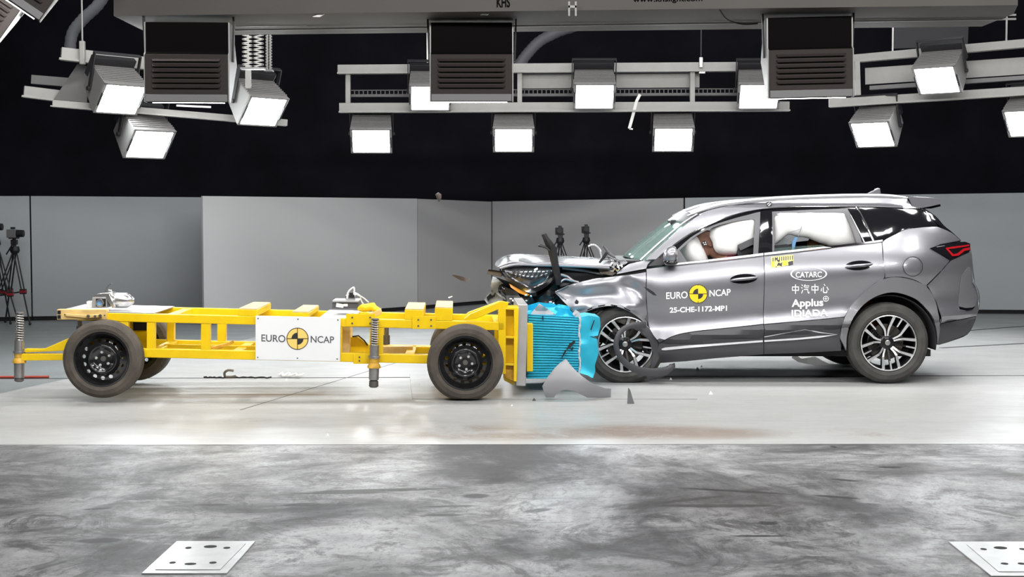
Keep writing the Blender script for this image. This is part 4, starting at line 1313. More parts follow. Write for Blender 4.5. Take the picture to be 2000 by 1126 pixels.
for i, q in enumerate(mids):
    t = i / (len(mids) - 1)
    hh = (0.022 + 0.002 * math.sin(t * 6)) * min(1.0, 0.25 + t * 7, 0.3 + (1 - t) * 8)
    v = P(q[0], q[1], RAILY)
    rows.append([v + Vector((0, math.cos(a) * 0.020, math.sin(a) * hh)) for a in [k * math.pi / 5 for k in range(10)]])
for m_, f_ in ((mb, lambda v: v), (mb2, lambda v: Vector((v.x, 2 * CYC - v.y, v.z)))):
    m_.loft([[f_(v) for v in r] for r in rows], True)
    n_ = len(rows)
    m_.f.append(tuple(range(10))); m_.f.append(tuple((n_ - 1) * 10 + i for i in reversed(range(10))))
    m_.build('roof_rail', 'satin_silver', car, CF, smooth=60)


# --- shells across the width ------------------------------------------
def across(name, near, crown, bow, m, parent=None, nsec=18, inset=0.0, p=2.0, t=0.0, rough=None, smooth=45):
    rows = []
    k = len(near)
    for i, q in enumerate(near):
        c = lerp_list(crown, i / (k - 1)); b = lerp_list(bow, i / (k - 1))
        y0 = q.y + inset; y1 = 2 * CYC - y0
        row = []
        for j in range(nsec + 1):
            u = j / nsec
            e = 1 - abs(2 * u - 1) ** p
            v = Vector((q.x + b * e, y0 + (y1 - y0) * u, q.z + c * e))
            if rough: v += rough(i / (k - 1), u)
            row.append(v)
        rows.append(row)
    return MB().loft(rows).build(name, m, parent or car, CF, smooth=smooth, solid=t)


def lerp_list(l, t):
    if not isinstance(l, (list, tuple)): return l
    f = t * (len(l) - 1); i = min(int(f), len(l) - 2)
    return l[i] + (l[i + 1] - l[i]) * (f - i)


roof_pts = [P(p[0], p[1] + 1.0, max(sp(p[0], p[1], 0.03).y, CY0 + 0.37)) for p in v2(cr([(1366, 420.5), (1402, 406.5), (1440, 399), (1500, 393), (1560, 390), (1650, 387.5), (1715, 387.5), (1774, 388.5)], 4))]
across('roof', roof_pts, [0.0, 0.03, 0.028, 0.03, 0.03], [-0.10, -0.02, 0, 0, 0.03], 'paint', t=0.02, p=2.4)
# roof spoiler
spo = [P(p[0], p[1], CY0 + 0.38) for p in ((1774, 386), (1792, 384.5), (1815, 386), (1836, 389.5))]
spl = [P(p[0], p[1], CY0 + 0.38) for p in ((1782, 403), (1800, 406), (1818, 402.5), (1837, 398))]
mb = MB()
rows = []
NS = 20
for j in range(NS + 1):
    u = j / NS; e = 1 - abs(2 * u - 1) ** 3
    y = (CY0 + 0.38) + (CW - 0.76) * u
    rows.append([Vector((v.x + 0.05 * e, y, v.z + 0.012 * e)) for v in spo] + [Vector((v.x + 0.05 * e, y, v.z + 0.006 * e)) for v in reversed(spl)])
mb.loft(rows, True)
mb.f.append(tuple(range(8))); mb.f.append(tuple(NS * 8 + i for i in reversed(range(8))))
spoiler = mb.build('roof_spoiler', 'paint', car, CF, smooth=30)
pts = [P(1818, 405, CY0 + 0.45), P(1837, 400.5, CY0 + 0.45)]
MB().bar(pts[0] + Vector((0, 0.3, 0)), pts[1] + Vector((0.0, 0.3, 0)), 0.6, 0.02).build('lamp_strip', 'black_gloss', spoiler, CF)
# tailgate glass, tailgate and bumper skins wrapping round the tail
tg = [sp(p[0], p[1], 0.015) for p in v2(cr([(1799, 407), (1820, 424), (1836, 441), (1859, 455), (1875, 470)], 3))]
across('rear_window', tg, 0.0, [0.03, 0.09], 'privacy_glass', p=3, t=0.006)
tl = [sp(p[0], p[1], 0.03) for p in v2(cr([(1873, 470), (1889, 480), (1895, 495), (1897, 520), (1900, 552)], 3))]
across('tailgate', tl, 0.0, [0.07, 0.09], 'paint', p=3, t=0.01)
bl = [sp(p[0], p[1], 0.02) for p in v2(cr([(1899, 550), (1908, 566), (1911, 585), (1910, 604), (1906, 617)], 3))]
across('rear_bumper', bl, 0.0, [0.07, 0.06], 'paint', p=3, t=0.01)
bl = [sp(p[0], p[1], 0.02) for p in v2(cr([(1906, 617), (1902, 630), (1889, 652), (1860, 664), (1834, 672)], 3))]
across('rear_bumper', bl, 0.0, [0.06, 0.02], 'cladding', p=3, t=0.01)
# bright glass edge strip at the tail
panel('pillar_trim', v2(cr([(1806, 407), (1828, 422), (1844, 440), (1860, 453), (1878, 470)], 3)) + v2(cr([(1868, 467), (1852, 453), (1834, 440), (1818, 424), (1799, 408)], 3)), 'black_gloss', car, extra=0.01, t=0.03, grid=0.03)
# shark fin
fin = [(1693, 377.5), (1706, 371), (1714, 367), (1718, 367.5), (1720, 377.5)]
fy = CYC - 0.35
w_ = [P(p[0], p[1], fy) for p in fin]
MB().extrude([v + Vector((0, -0.02, 0)) for v in w_], [v + Vector((0, 0.02, 0)) for v in w_]).build('roof_antenna', 'paint', car, CF, bevel=0.008)

# windscreen
ws = [sp(p[0], p[1], 0.035) for p in v2(cr([(1262, 509), (1300, 474), (1342, 439), (1370, 421)], 4))]
ws_o = across('windscreen', ws, [0.02, 0.03], [-0.14, -0.10], 'windscreen_glass', p=2.2, t=0.006,
       rough=lambda a, b: Vector((0.02, 0, -0.02)) * gauss(a, b, 0.15, 0.15, 0.2, 0.15))
ws_o['label'] = 'cracked greenish windscreen'
MB().tube([sp(p[0], p[1], 0.03) + Vector((-0.02, 0.01, 0)) for p in v2(cr([(1255, 508), (1296, 471), (1338, 436), (1366, 418)], 4))], 0.010, 8).build('windscreen_edge_glint', 'satin_silver', car, CF)  # silver strip stands in for a lamp reflection along the glass edge
q = P(1312, 434, CYC - 0.25)
MB().box(q, (0.05, 0.3, 0.05)).build('mirror_sensor', 'black_plastic', ws_o, CF, bevel=0.01)
# black shade band at the windscreen head, glossy
across('windscreen_band', [sp(p[0], p[1], 0.03) for p in v2(cr([(1346, 436.5), (1358, 428), (1370, 420)], 3))], [0.03, 0.035], [-0.115, -0.10], 'seal_grey', p=2.2, t=0.004)

# --- crushed bonnet ----------------------------------------------------
bn = []
for p, yy in zip(cr([(972, 522), (985, 516.5), (1010, 512), (1050, 514), (1098, 515.5), (1150, 517.5), (1196, 519.5)], 4), range(99)):
    v = P(p[0], p[1], CY0 + 0.12)
    bn.append(v)
hood = across('bonnet', bn, [0.0, 0.035, 0.05, 0.045, 0.03], [-0.03, -0.05, -0.02, 0.0, 0.06], 'paint', p=2.5, t=0.014, nsec=22,
              rough=lambda a, b: Vector((0, 0, 0.009 * noise.noise(Vector((a * 3, b * 2, 1.7))) - 0.02 * gauss(a, b, 0.45, 0.1, 0.1, 0.2))))
# folded edge and torn hinge corner of the bonnet
edge = []
for p in cr([(976, 524), (990, 519.5), (1012, 516), (1050, 517.5), (1098, 518.5), (1150, 520.5), (1196, 523)], 4):
    edge.append(P(p[0], p[1], CY0 + 0.11))
MB().tube(edge, 0.014, 8).build('bonnet_edge', 'paint', hood, CF)
flat_piece([(1190, 519), (1202, 511), (1222, 508), (1226, 512), (1214, 522), (1205, 533), (1192, 529)], CY0 + 0.10, 0.012, amp=0.10, freq=14, seed=2.0, grid=0.02).build('torn_corner', 'chrome', hood, CF)
flat_piece([(1168, 522), (1195, 522), (1204, 532), (1196, 538), (1172, 534)], CY0 + 0.16, 0.012, amp=0.05, freq=12, seed=6.0, grid=0.02).build('hinge', 'brake_steel', hood, CF)
# cowl and wiper remains
cw = P(1215, 512, CYC)
MB().box((cw.x + 0.02, CYC, 1.10), (0.22, CW - 0.35, 0.03)).build('cowl', 'black_plastic', car, CF, bevel=0.008)
MB().tube([P(1178, 479, CYC - 0.3), P(1184, 487, CYC - 0.3), P(1191, 496, CYC - 0.3), P(1202, 503, CYC - 0.3)], [0.012, 0.011, 0.016, 0.01], 8).build('wiper_arm', 'seal_grey', car, CF)
MB().tube(cr([P(1149, 481, CYC + 0.2), P(1154, 478, CYC + 0.2), P(1162, 478, CYC + 0.2), P(1169, 484, CYC + 0.2), P(1173, 493, CYC + 0.2), P(1175, 503, CYC + 0.2)], 4), 0.010, 8).build('washer_hose', 'bright_alloy', car, CF)

# --- buckled front wing -----------------------------------------------
wing_top = cr([(1261.6, 531), (1240, 535), (1197, 540), (1165, 543.5), (1135, 550), (1110, 557), (1084, 569)], 4)
lip_out = cr([(1127, 611), (1140, 604.5), (1158, 597), (1180, 592), (1204, 592.5), (1229, 603), (1252, 620), (1263, 636)], 4)
wing = panel('front_wing', v2(wing_top) + [(1086, 573), (1104, 592), (1124, 611)] + v2(lip_out) + [(1263.8, 610), (1262, 588), (1261.3, 560)], 'paint', car, grid=0.03, t=0.012)
lip_in = cr([(1270, 643), (1256, 627), (1232, 609.5), (1206, 598.5), (1182, 597.5), (1160, 602.5), (1142, 610), (1130, 617)], 4)
slots = []
for k, (x0, y0, x1, y1) in enumerate(((1147, 605.0, 1157, 600.8), (1168, 597.6, 1182, 595.3), (1193, 595.2, 1206, 597.3), (1219, 600.6, 1231, 607))):
    dx, dy = x1 - x0, y1 - y0; l = math.hypot(dx, dy); nx, ny = -dy / l * 1.1, dx / l * 1.1
    slots.append([(x0 + nx, y0 + ny), (x1 + nx, y1 + ny), (x1 - nx, y1 - ny), (x0 - nx, y0 - ny)])
panel('arch_flange', v2(lip_out) + v2(lip_in), 'flange', wing, extra=0.004, t=0.008, grid=0.02, holes=slots, lip=0)
panel('wing_top', [(1204, 535), (1215, 524), (1229, 515), (1255, 509.5), (1272, 508), (1265, 516), (1262, 524), (1240, 528)], 'paint', wing, extra=0.02, t=0.015, grid=0.03)
panel('wing_gap', [(1200, 538), (1240, 529), (1262, 524.5), (1262, 531), (1240, 535.5), (1200, 541)], 'dark_void', wing, extra=0.05, t=0.015, grid=0.03)
panel('wing_hole', [(1122, 590), (1126, 584), (1130, 588), (1129, 593), (1124, 593)], 'dark_void', wing, extra=-0.004, t=0.004, grid=0.02, lip=0)
MB().tube([sp(1104, 584, -0.008), sp(1086, 570, -0.008), sp(1110, 557.5, -0.006)], 0.006, 6).build('wing_edge', 'paint', wing, CF)

# engine bay and crushed nose
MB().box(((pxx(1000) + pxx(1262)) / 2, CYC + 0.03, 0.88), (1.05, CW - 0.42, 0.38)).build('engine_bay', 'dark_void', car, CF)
bay = cushion([(1098, 519), (1196, 524), (1205, 538), (1165, 546), (1112, 556), (1090, 560), (1086, 540)], CY0 + 0.24, 0.03, 0.1, 0.03, 0.03, 4.0).build('bay_liner', 'black_plastic', car, CF)
MB().tube([P(1098, 523, CY0 + 0.18), P(1140, 528, CY0 + 0.2), P(1178, 535, CY0 + 0.2)], 0.012, 8).build('bay_strut', 'flange', car, CF)
MB().tube(cr([P(1095, 536, CY0 + 0.12), P(1108, 540, CY0 + 0.12), P(1119, 548, CY0 + 0.1), P(1130, 551, CY0 + 0.1)], 4), 0.014, 8).tube(cr([P(1094, 551, CY0 + 0.1), P(1104, 545, CY0 + 0.1), P(1119, 549, CY0 + 0.1)], 4), 0.010, 8).build('bay_strut', 'paint', car, CF)
flat_piece([(1092, 548), (1104, 544), (1120, 550), (1108, 556), (1094, 560)], CY0 + 0.14, 0.01, amp=0.06, seed=3.3).build('torn_corner', 'black_plastic', car, CF)
# dark crushed mass under the lamp
cushion([(966, 540), (990, 548), (1012, 560), (1035, 578), (1060, 566), (1078, 548), (1092, 530), (1094, 560), (1090, 586), (1060, 600), (1020, 598), (988, 590), (970, 572)], CY0 + 0.40, 0.20, 0.16, 0.03, 0.10, 1.0).build('crushed_bumper', 'black_gloss', car, CF, smooth=60)
for k, q in enumerate(([(1040, 590), (1062, 574), (1086, 552), (1092, 570), (1080, 594), (1060, 602)], [(1020, 575), (1040, 580), (1046, 596), (1030, 602), (1016, 590)], [(985, 560), (1010, 570), (1022, 590), (1004, 598), (990, 585)])):
    flat_piece(q, CY0 + 0.16 - 0.05 * k, 0.015, amp=0.14, freq=9, seed=7.0 + k, grid=0.02).build('bumper_fragment', 'black_plastic', car, CF, smooth=25)
flat_piece([(1048, 592), (1066, 578), (1080, 572), (1090, 575), (1088, 592), (1070, 600)], CY0 + 0.22, 0.012, amp=0.10, freq=11, seed=12.0, grid=0.02).build('bumper_fragment', 'black_gloss', car, CF, smooth=25)
pl_ = flat_piece([(962, 540), (968, 541), (984, 554), (1000, 570), (1004, 582), (992, 588), (978, 580), (960, 566), (958, 558)], CY0 + 0.30, 0.012, amp=0.12, freq=8, seed=2.2, grid=0.02).build('torn_grille', 'torn_plastic', car, CF, smooth=25)
flat_piece([(946, 585), (953, 574), (966, 566), (980, 576), (990, 589), (975, 596), (954, 596)], CY0 + 0.34, 0.012, amp=0.10, freq=10, seed=5.2, grid=0.02).build('bumper_fragment', 'torn_plastic', car, CF, smooth=25)
flat_piece([(950, 580), (958, 573), (968, 571), (966, 579), (958, 583), (953, 588)], CY0 + 0.31, 0.03, amp=0.08, freq=14, seed=8.2, grid=0.02).build('bumper_fragment', 'black_plastic', car, CF, smooth=25)
br_ = MB().bar(P(952, 530, CY0 + 0.22), P(981, 535, CY0 + 0.20), 0.03, 0.045)
br_.build('lamp_bracket', 'brake_steel', car, CF, bevel=0.004)
MB().bar(P(954, 527, CY0 + 0.20), P(980, 530, CY0 + 0.18), 0.02, 0.012).build('lamp_bracket', 'chrome', car, CF)
for px_, py_, rr in ((1002, 588, 0.02), (1027, 576, 0.011), (1028, 587, 0.009), (1037, 578, 0.010), (1075, 590, 0.014), (1081, 592, 0.010), (998, 584, 0.014), (1010, 592, 0.012)):
    MB().sphere(P(px_, py_, CY0 + 0.05), (rr * 1.3, rr, rr), 8, 6).build('glint_shard', 'chrome', car, CF)

# headlamp, its lens tipped up and out
lamp_out = v2(cr([(976.5, 524), (984, 521), (1000, 519.5), (1030, 518.5), (1060, 518.5), (1078, 520), (1086, 527), (1082, 540), (1072, 556), (1056, 567), (1036, 575), (1020, 566), (996, 552), (982, 537), (976.5, 524)], 3))[:-1]
hl = cushion(lamp_out, CY0 + 0.16, 0.10, 0.16, 0.025, 0.0).build('headlamp', 'lamp_grey', car, CF, smooth=60)
flat_piece(v2(cr([(977, 524), (984, 535), (1000, 547), (1020, 557), (1037, 562), (1052, 559), (1066, 551), (1076, 542), (1079, 546), (1070, 557), (1054, 567), (1036, 572), (1018, 565), (996, 552), (981, 537), (975, 525)], 2)), CY0 + 0.055, 0.03, surf=lambda x, z: 0.25 * x * x, amp=0.01, grid=0.02).build('lamp_bezel', 'chrome', hl, CF)
flat_piece([(994, 553), (1010, 562), (1026, 570), (1034, 575), (1030, 578), (1014, 572), (998, 561)], CY0 + 0.07, 0.03, amp=0.03, grid=0.02).build('turn_signal', 'amber', hl, CF)
flat_piece(v2(cr([(1034, 573), (1048, 568), (1062, 558), (1074, 545), (1082, 538), (1080, 550), (1068, 566), (1050, 577), (1038, 578)], 2)), CY0 + 0.07, 0.03, amp=0.03, grid=0.02).build('lens_rim', 'privacy_glass', hl, CF)
for k in range(9):
    x_ = 1000 + 8.5 * k
    flat_piece([(x_ - 4, 543 + 0.4 * k - abs(k - 4)), (x_ + 7, 527 - abs(k - 4) * 0.3), (x_ + 9, 528 - abs(k - 4) * 0.3), (x_ - 2, 545 + 0.4 * k - abs(k - 4))], CY0 + 0.055, 0.006, grid=0.03, tilt=(0, -0.3)).build('reflector_fin', 'lamp_grey', hl, CF)
flat_piece([(1043, 525), (1050, 522), (1050.5, 526), (1043.5, 529)], CY0 + 0.045, 0.006, grid=0.03).build('lamp_cell', 'white_plastic', hl, CF)
# black strip torn off and standing up, with a side shoot
mb = MB()
cen = [(1062, 457, 5), (1066, 465, 5.5), (1072, 475, 7.5), (1078, 485, 8.5), (1081, 500, 8), (1084, 515, 7), (1087, 530, 6.5), (1090, 545, 6), (1091, 556, 5)]
rows = []
for i, (x, y, w) in enumerate(cen):
    yy = CY0 - 0.02 + 0.015 * i
    a, b = P(x - w, y + w * 0.25, yy), P(x + w, y - w * 0.25, yy)
    c = (a + b) / 2
    rows.append([a, c + Vector((0, -0.03, 0)), b, c + Vector((0, 0.012, 0))])
mb.loft(rows, True); mb.f.append((0, 1, 2, 3)); mb.f.append(tuple(len(rows) * 4 - 4 + i for i in (3, 2, 1, 0)))
ts = mb.build('torn_bumper_strip', 'black_plastic', car, CF, smooth=70)
MB().tube(cr([P(1051, 479, CY0), P(1057, 480, CY0), P(1066, 483, CY0), P(1073, 489, CY0)], 4), [0.006, 0.012, 0.015, 0.015, 0.014, 0.013, 0.012, 0.012, 0.011, 0.01, 0.01, 0.009, 0.009], 8).build('strip_shoot', 'black_plastic', ts, CF)

# torn wheel-arch moulding hanging in a loop before the front wheel
arc = cr([(1262, 634), (1250, 634), (1232, 636), (1217, 643), (1207, 656), (1203, 672), (1207, 688), (1217, 704), (1232, 716), (1252, 724), (1280, 727), (1305, 722), (1314, 711)], 4)
rows = []
for i, p in enumerate(arc):
    w = [6.5, 6.0, 5.2, 5.0, 5.0, 5.2, 5.6, 6.2, 7.0, 8.0, 8.5, 6.0, 2.0][min(i // 4, 12)]
    a = arc[max(i - 1, 0)]; b = arc[min(i + 1, len(arc) - 1)]
    d = Vector((b[0] - a[0], b[1] - a[1])).normalized(); nn = Vector((-d.y, d.x)) * w
    yy = CY0 - 0.05 - 0.10 * math.sin(math.pi * i / (len(arc) - 1))
    p0, p1 = P(p[0] + nn.x, p[1] + nn.y, yy), P(p[0] - nn.x, p[1] - nn.y, yy)
    c = (p0 + p1) / 2
    rows.append([p0, c + Vector((0, -0.014, 0)), p1, c + Vector((0, 0.008, 0))])
mb = MB().loft(rows, True); mb.f.append((0, 1, 2, 3)); mb.f.append(tuple(len(rows) * 4 - 4 + i for i in (3, 2, 1, 0)))
mb.build('torn_arch_moulding', 'torn_dark', car, CF, smooth=70)
flat_piece([(1240, 640), (1262, 634), (1276, 646), (1284, 668), (1286, 700), (1280, 715), (1270, 722), (1276, 690), (1268, 664), (1254, 650)], CY0 + 0.03, 0.02, amp=0.03, seed=1.0, grid=0.03).build('torn_arch_moulding', 'torn_dark', car, CF)
flat_piece([(1282, 722), (1300, 716), (1318, 708), (1319, 716), (1308, 728), (1290, 738), (1270, 742), (1262, 736)], CY0 - 0.02, 0.012, amp=0.06, seed=3.0, grid=0.03).build('torn_arch_moulding', 'torn_dark', car, CF)

# --- body bulk: floor pan, far side, inner walls ----------------------
XF, XR = pxx(1100), pxx(1885)
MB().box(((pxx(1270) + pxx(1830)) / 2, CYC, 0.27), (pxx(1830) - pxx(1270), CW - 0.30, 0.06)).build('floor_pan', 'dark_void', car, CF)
far_poly = v2(cr([(1263, 524), (1345, 515.5), (1490, 499.5), (1624, 484), (1722, 473)], 3)) + [(1768, 448.5), (1831, 442.5), (1876, 470), (1895, 480), (1899, 540), (1910, 570), (1910, 604), (1890, 652), (1832, 673)] + v2(list(reversed(arch_in)))[1:-1] + [(1653, 684), (1490, 691), (1284, 709), (1280, 690)] + \
    v2(cr([(1286, 668), (1272, 645), (1252, 622), (1229, 606), (1204, 596), (1180, 595), (1158, 600), (1130, 615)], 3)) + [(1104, 592), (1086, 570), (1110, 557), (1165, 543), (1240, 533)]
ff = panel('far_body_side', far_poly, 'paint', car, far=True, grid=0.10, t=0.02)
# the near twin of that call is not wanted: keep only the mirrored one
for o in [x for x in bpy.data.objects if x.name.startswith('far_body_side')]:
    if min(v.co.y for v in o.data.vertices) < 0: bpy.data.objects.remove(o)
for o in [x for x in bpy.data.objects if x.name.startswith('far_body_side')]: o.name = 'body_side'
fp = panel('far_pillars', v2(cant_top) + [(1781, 402.5), (1799, 408), (1834, 441), (1768, 449), (1722, 474), (1624, 484), (1490, 500), (1345, 516), (1262, 523), (1258, 512)], 'black_gloss', car, far=True, grid=0.08, holes=[win_f, win_r], t=0.02)
for o in [x for x in bpy.data.objects if x.name.startswith('far_pillars')]:
    if min(v.co.y for v in o.data.vertices) < 0: bpy.data.objects.remove(o)
for o in [x for x in bpy.data.objects if x.name.startswith('far_pillars')]: o.name = 'window_frame'
# door inner skins keep the cabin dark below the belt
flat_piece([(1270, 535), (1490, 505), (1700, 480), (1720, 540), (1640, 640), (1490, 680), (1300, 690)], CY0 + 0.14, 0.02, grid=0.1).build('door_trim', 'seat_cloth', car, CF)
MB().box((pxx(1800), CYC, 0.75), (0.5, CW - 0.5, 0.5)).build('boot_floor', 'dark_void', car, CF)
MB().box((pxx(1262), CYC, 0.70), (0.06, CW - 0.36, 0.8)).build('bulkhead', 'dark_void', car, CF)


def arch_liner(cx, cz, r, y0, y1, a0, a1):
    M = Matrix.Translation((cx, y0, cz)) @ Matrix.Rotation(R(-90), 4, 'X')
    mb = MB().lathe([(r, 0.0), (r, y1 - y0), (0.02, y1 - y0)], M, 40, a0=a0, a1=a1)
    return mb.build('arch_liner', 'dark_void', car, CF, solid=0.008)


# wheels ----------------------------------------------------------------
def alloy_wheel(px_, py_, near, rot, Yc):
    c = P(px_, py_, CY0 + 0.02)
    c = Vector((c.x, Yc, c.z))
    M = Matrix.Translation(c) @ Matrix.Rotation(R(90 if near else -90), 4, 'X')
    r, rim, w = 0.3645, 0.252, 0.235
    wh = MB().lathe([(rim + 0.001, 0.085), (rim + 0.003, 0.108), (rim - 0.006, 0.112), (rim - 0.012, 0.10), (rim - 0.018, 0.05), (rim - 0.03, -0.08), (rim, -0.1)], M, 64).build('wheel', 'alloy_black', car, CF)
    MB().lathe([(rim + 0.002, 0.104), (rim + 0.002, 0.112), (rim - 0.007, 0.114), (rim - 0.010, 0.108)], M, 64, True).build('rim_lip', 'alloy_silver', wh, CF)
    tyre(r, rim, w, M).build('tyre', 'tyre_rubber', wh, CF, smooth=28)
    MB().lathe([(0.05, -0.012), (0.165, -0.012), (0.165, -0.03), (0.05, -0.03)], M, 40, True).build('brake_disc', 'brake_steel', wh, CF)
    MB().box((0.12, 0.0, -0.01), (0.06, 0.13, 0.05), M @ Matrix.Rotation(R(160), 4, 'Z')).build('brake_caliper', 'alloy_black', wh, CF, bevel=0.008)
    MB().lathe([(0.0001, 0.075), (0.026, 0.074), (0.030, 0.066), (0.060, 0.06), (0.075, 0.045), (0.078, 0.0), (0.05, -0.03)], M, 32).build('hub', 'alloy_black', wh, CF)
    MB().lathe([(0.0001, 0.0795), (0.016, 0.079), (0.024, 0.076), (0.025, 0.070)], M, 24).build('hub_cap', 'steel', wh, CF)
    for i in range(5):
        a = rot + 2 * math.pi * (i + 0.5) / 5
        MB().disc(0.0095, 0.05, 0.066, M @ Matrix.Translation((0.045 * math.cos(a), 0.045 * math.sin(a), 0)), 8).build('wheel_bolt', 'alloy_black', wh, CF)
    for k in range(5):
        a = rot + 2 * math.pi * k / 5
        dark, silver = MB(), MB()
        for s in (-1, 1):
            path = [(0.060, s * 0.16), (0.105, s * 0.135), (0.135, s * 0.165), (0.245, s * 0.33)]
            hw = [0.0075, 0.008, 0.0095, 0.0135]
            ht = [0.062, 0.086, 0.098, 0.106]
            L, Rr, Lb, Rb = [], [], [], []
            for j, (q, da) in enumerate(path):
                q0 = path[max(j - 1, 0)]; q1 = path[min(j + 1, 3)]
                e0 = Vector((q0[0] * math.cos(a + q0[1]), q0[0] * math.sin(a + q0[1]))); e1 = Vector((q1[0] * math.cos(a + q1[1]), q1[0] * math.sin(a + q1[1])))
                d = (e1 - e0).normalized(); nn = Vector((-d.y, d.x))
                p = Vector((q * math.cos(a + da), q * math.sin(a + da)))
                for arr, sg in ((L, 1), (Rr, -1)):
                    arr.append(Vector((p.x + nn.x * hw[j] * sg, p.y + nn.y * hw[j] * sg, ht[j])))
                for arr, sg in ((Lb, 1.5), (Rb, -1.5)):
                    arr.append(Vector((p.x + nn.x * hw[j] * sg, p.y + nn.y * hw[j] * sg, ht[j] - 0.035)))
            for j in range(3):
                silver.extrude([M @ v for v in (L[j], Rr[j], Rr[j + 1], L[j + 1])], [M @ (v - Vector((0, 0, 0.004))) for v in (L[j], Rr[j], Rr[j + 1], L[j + 1])])
                dark.extrude([M @ (v - Vector((0, 0, 0.003))) for v in (L[j], Rr[j], Rr[j + 1], L[j + 1])], [M @ v for v in (Lb[j], Rb[j], Rb[j + 1], Lb[j + 1])])
        sk = dark.build('spoke', 'alloy_black', wh, CF)
        silver.build('spoke_face', 'alloy_silver', wh, CF)
        a2 = a + math.pi / 5
        mb = MB()
        e = [Vector((q * math.cos(a2) - s * hw_ * math.sin(a2), q * math.sin(a2) + s * hw_ * math.cos(a2), h)) for q, hw_, h, s in ((0.165, 0.006, 0.092, 1), (0.165, 0.006, 0.092, -1), (0.246, 0.0075, 0.107, -1), (0.246, 0.0075, 0.107, 1))]
        mb.extrude([M @ v for v in e], [M @ (v - Vector((0, 0, 0.005))) for v in e])
        mb.build('thin_spoke', 'alloy_silver', wh, CF)
        mb = MB()
        e2 = [Vector((q * math.cos(a2) - s * hw_ * math.sin(a2), q * math.sin(a2) + s * hw_ * math.cos(a2), h)) for q, hw_, h, s in ((0.065, 0.008, 0.055, 1), (0.065, 0.008, 0.055, -1), (0.246, 0.010, 0.102, -1), (0.246, 0.010, 0.102, 1))]
        mb.extrude([M @ v for v in e2], [M @ (v - Vector((0, 0, 0.025))) for v in e2])
        mb.build('spoke', 'alloy_black', wh, CF)
    return c


c1 = alloy_wheel(1736, 669.5, True, R(97), CY0 + 0.135)
c2 = alloy_wheel(1222, 673, True, R(100), CY0 + 0.165)
alloy_wheel(1736, 669.5, False, R(60), CY0 + CW - 0.135)
alloy_wheel(1222, 673, False, R(20), CY0 + CW - 0.165)
arch_liner(c1.x, c1.z, 0.43, CY0 + 0.03, CY0 + 0.42, math.pi - 0.1, 2 * math.pi + 0.15)
arch_liner(c2.x + 0.02, c2.z, 0.40, CY0 + 0.07, CY0 + 0.50, math.pi - 0.1, 2 * math.pi + 0.15)
cushion([(1190, 602), (1215, 602), (1240, 618), (1258, 640), (1262, 660), (1236, 640), (1190, 622), (1165, 622), (1140, 616), (1165, 606)], CY0 + 0.10, 0.02, 0.1, 0.03).build('liner_face', 'brake_steel', car, CF)
for xx in (c1.x, c2.x):
    MB().tube([(xx, CY0 + 0.2, 0.36), (xx, CY0 + CW - 0.2, 0.36)], 0.03, 12).build('axle', 'dark_void', car, CF)
# white strip trailing under the sill
flat_piece([(1546, 698), (1550, 691), (1566, 700), (1592, 696), (1608, 705), (1624, 712), (1590, 713), (1560, 707)], CY0 + 0.45, 0.006, amp=0.05, seed=2.0, grid=0.04).build('torn_underbody_sheet', 'white_plastic', car, CF)

# door mirror -----------------------------------------------------------
mc = sp(1311, 499, -0.12)
mr = MB().sphere(mc, (0.072, 0.10, 0.088), 20, 14)
for v in mr.v:
    if v.x > mc.x + 0.035: v.x = mc.x + 0.035
    v.x += 0.10 * (v.z - mc.z)
mirror = mr.build('door_mirror', 'paint', front_door, CF, smooth=50)
MB().bar(mc + Vector((0.0, 0.02, -0.075)), mc + Vector((-0.02, 0.20, -0.085)), 0.09, 0.03).build('mirror_foot', 'black_plastic', front_door, CF, bevel=0.01)
ml = MB().sphere(mc + Vector((-0.004, 0, -0.055)), (0.07, 0.095, 0.035), 16, 8)
ml.build('mirror_base', 'black_gloss', front_door, CF)
MB().sphere(mc + Vector((0.04, -0.01, 0.0)), (0.012, 0.085, 0.07), 16, 10).build('mirror_glass', 'chrome', front_door, CF)

# --- cabin -------------------------------------------------------------
DY = CY0 + 0.47           # driver's seat line
dash = MB()
dash.sphere((pxx(1318), CYC, 1.02), (0.24, CW / 2 - 0.22, 0.13), 24, 12)
dash.build('dashboard', 'seat_cloth', car, CF)
for k, yy in enumerate((DY, 2 * CYC - DY)):
    mb = MB()
    mb.tube([Vector((pxx(1452), yy, 0.55)), Vector((pxx(1470), yy, 0.85)), Vector((pxx(1484), yy, 1.12))], [0.20, 0.235, 0.21], 16, 0.45, up=(1, 0, 0))
    mb.tube([Vector((pxx(1486), yy, 1.16)), Vector((pxx(1490), yy, 1.26)), Vector((pxx(1492), yy, 1.33))], [0.10, 0.13, 0.10], 14, 0.45, up=(1, 0, 0))
    mb.sphere((pxx(1420), yy, 0.52), (0.28, 0.24, 0.10), 16, 10)
    mb.build('front_seat', 'seat_cloth', car, CF, remesh=0.02)
mb = MB().box((pxx(1640), CYC, 0.55), (0.5, 1.3, 0.18)).box((pxx(1685), CYC, 0.85), (0.16, 1.3, 0.6))
mb.build('rear_seat', 'seat_cloth', car, CF, bevel=0.04)
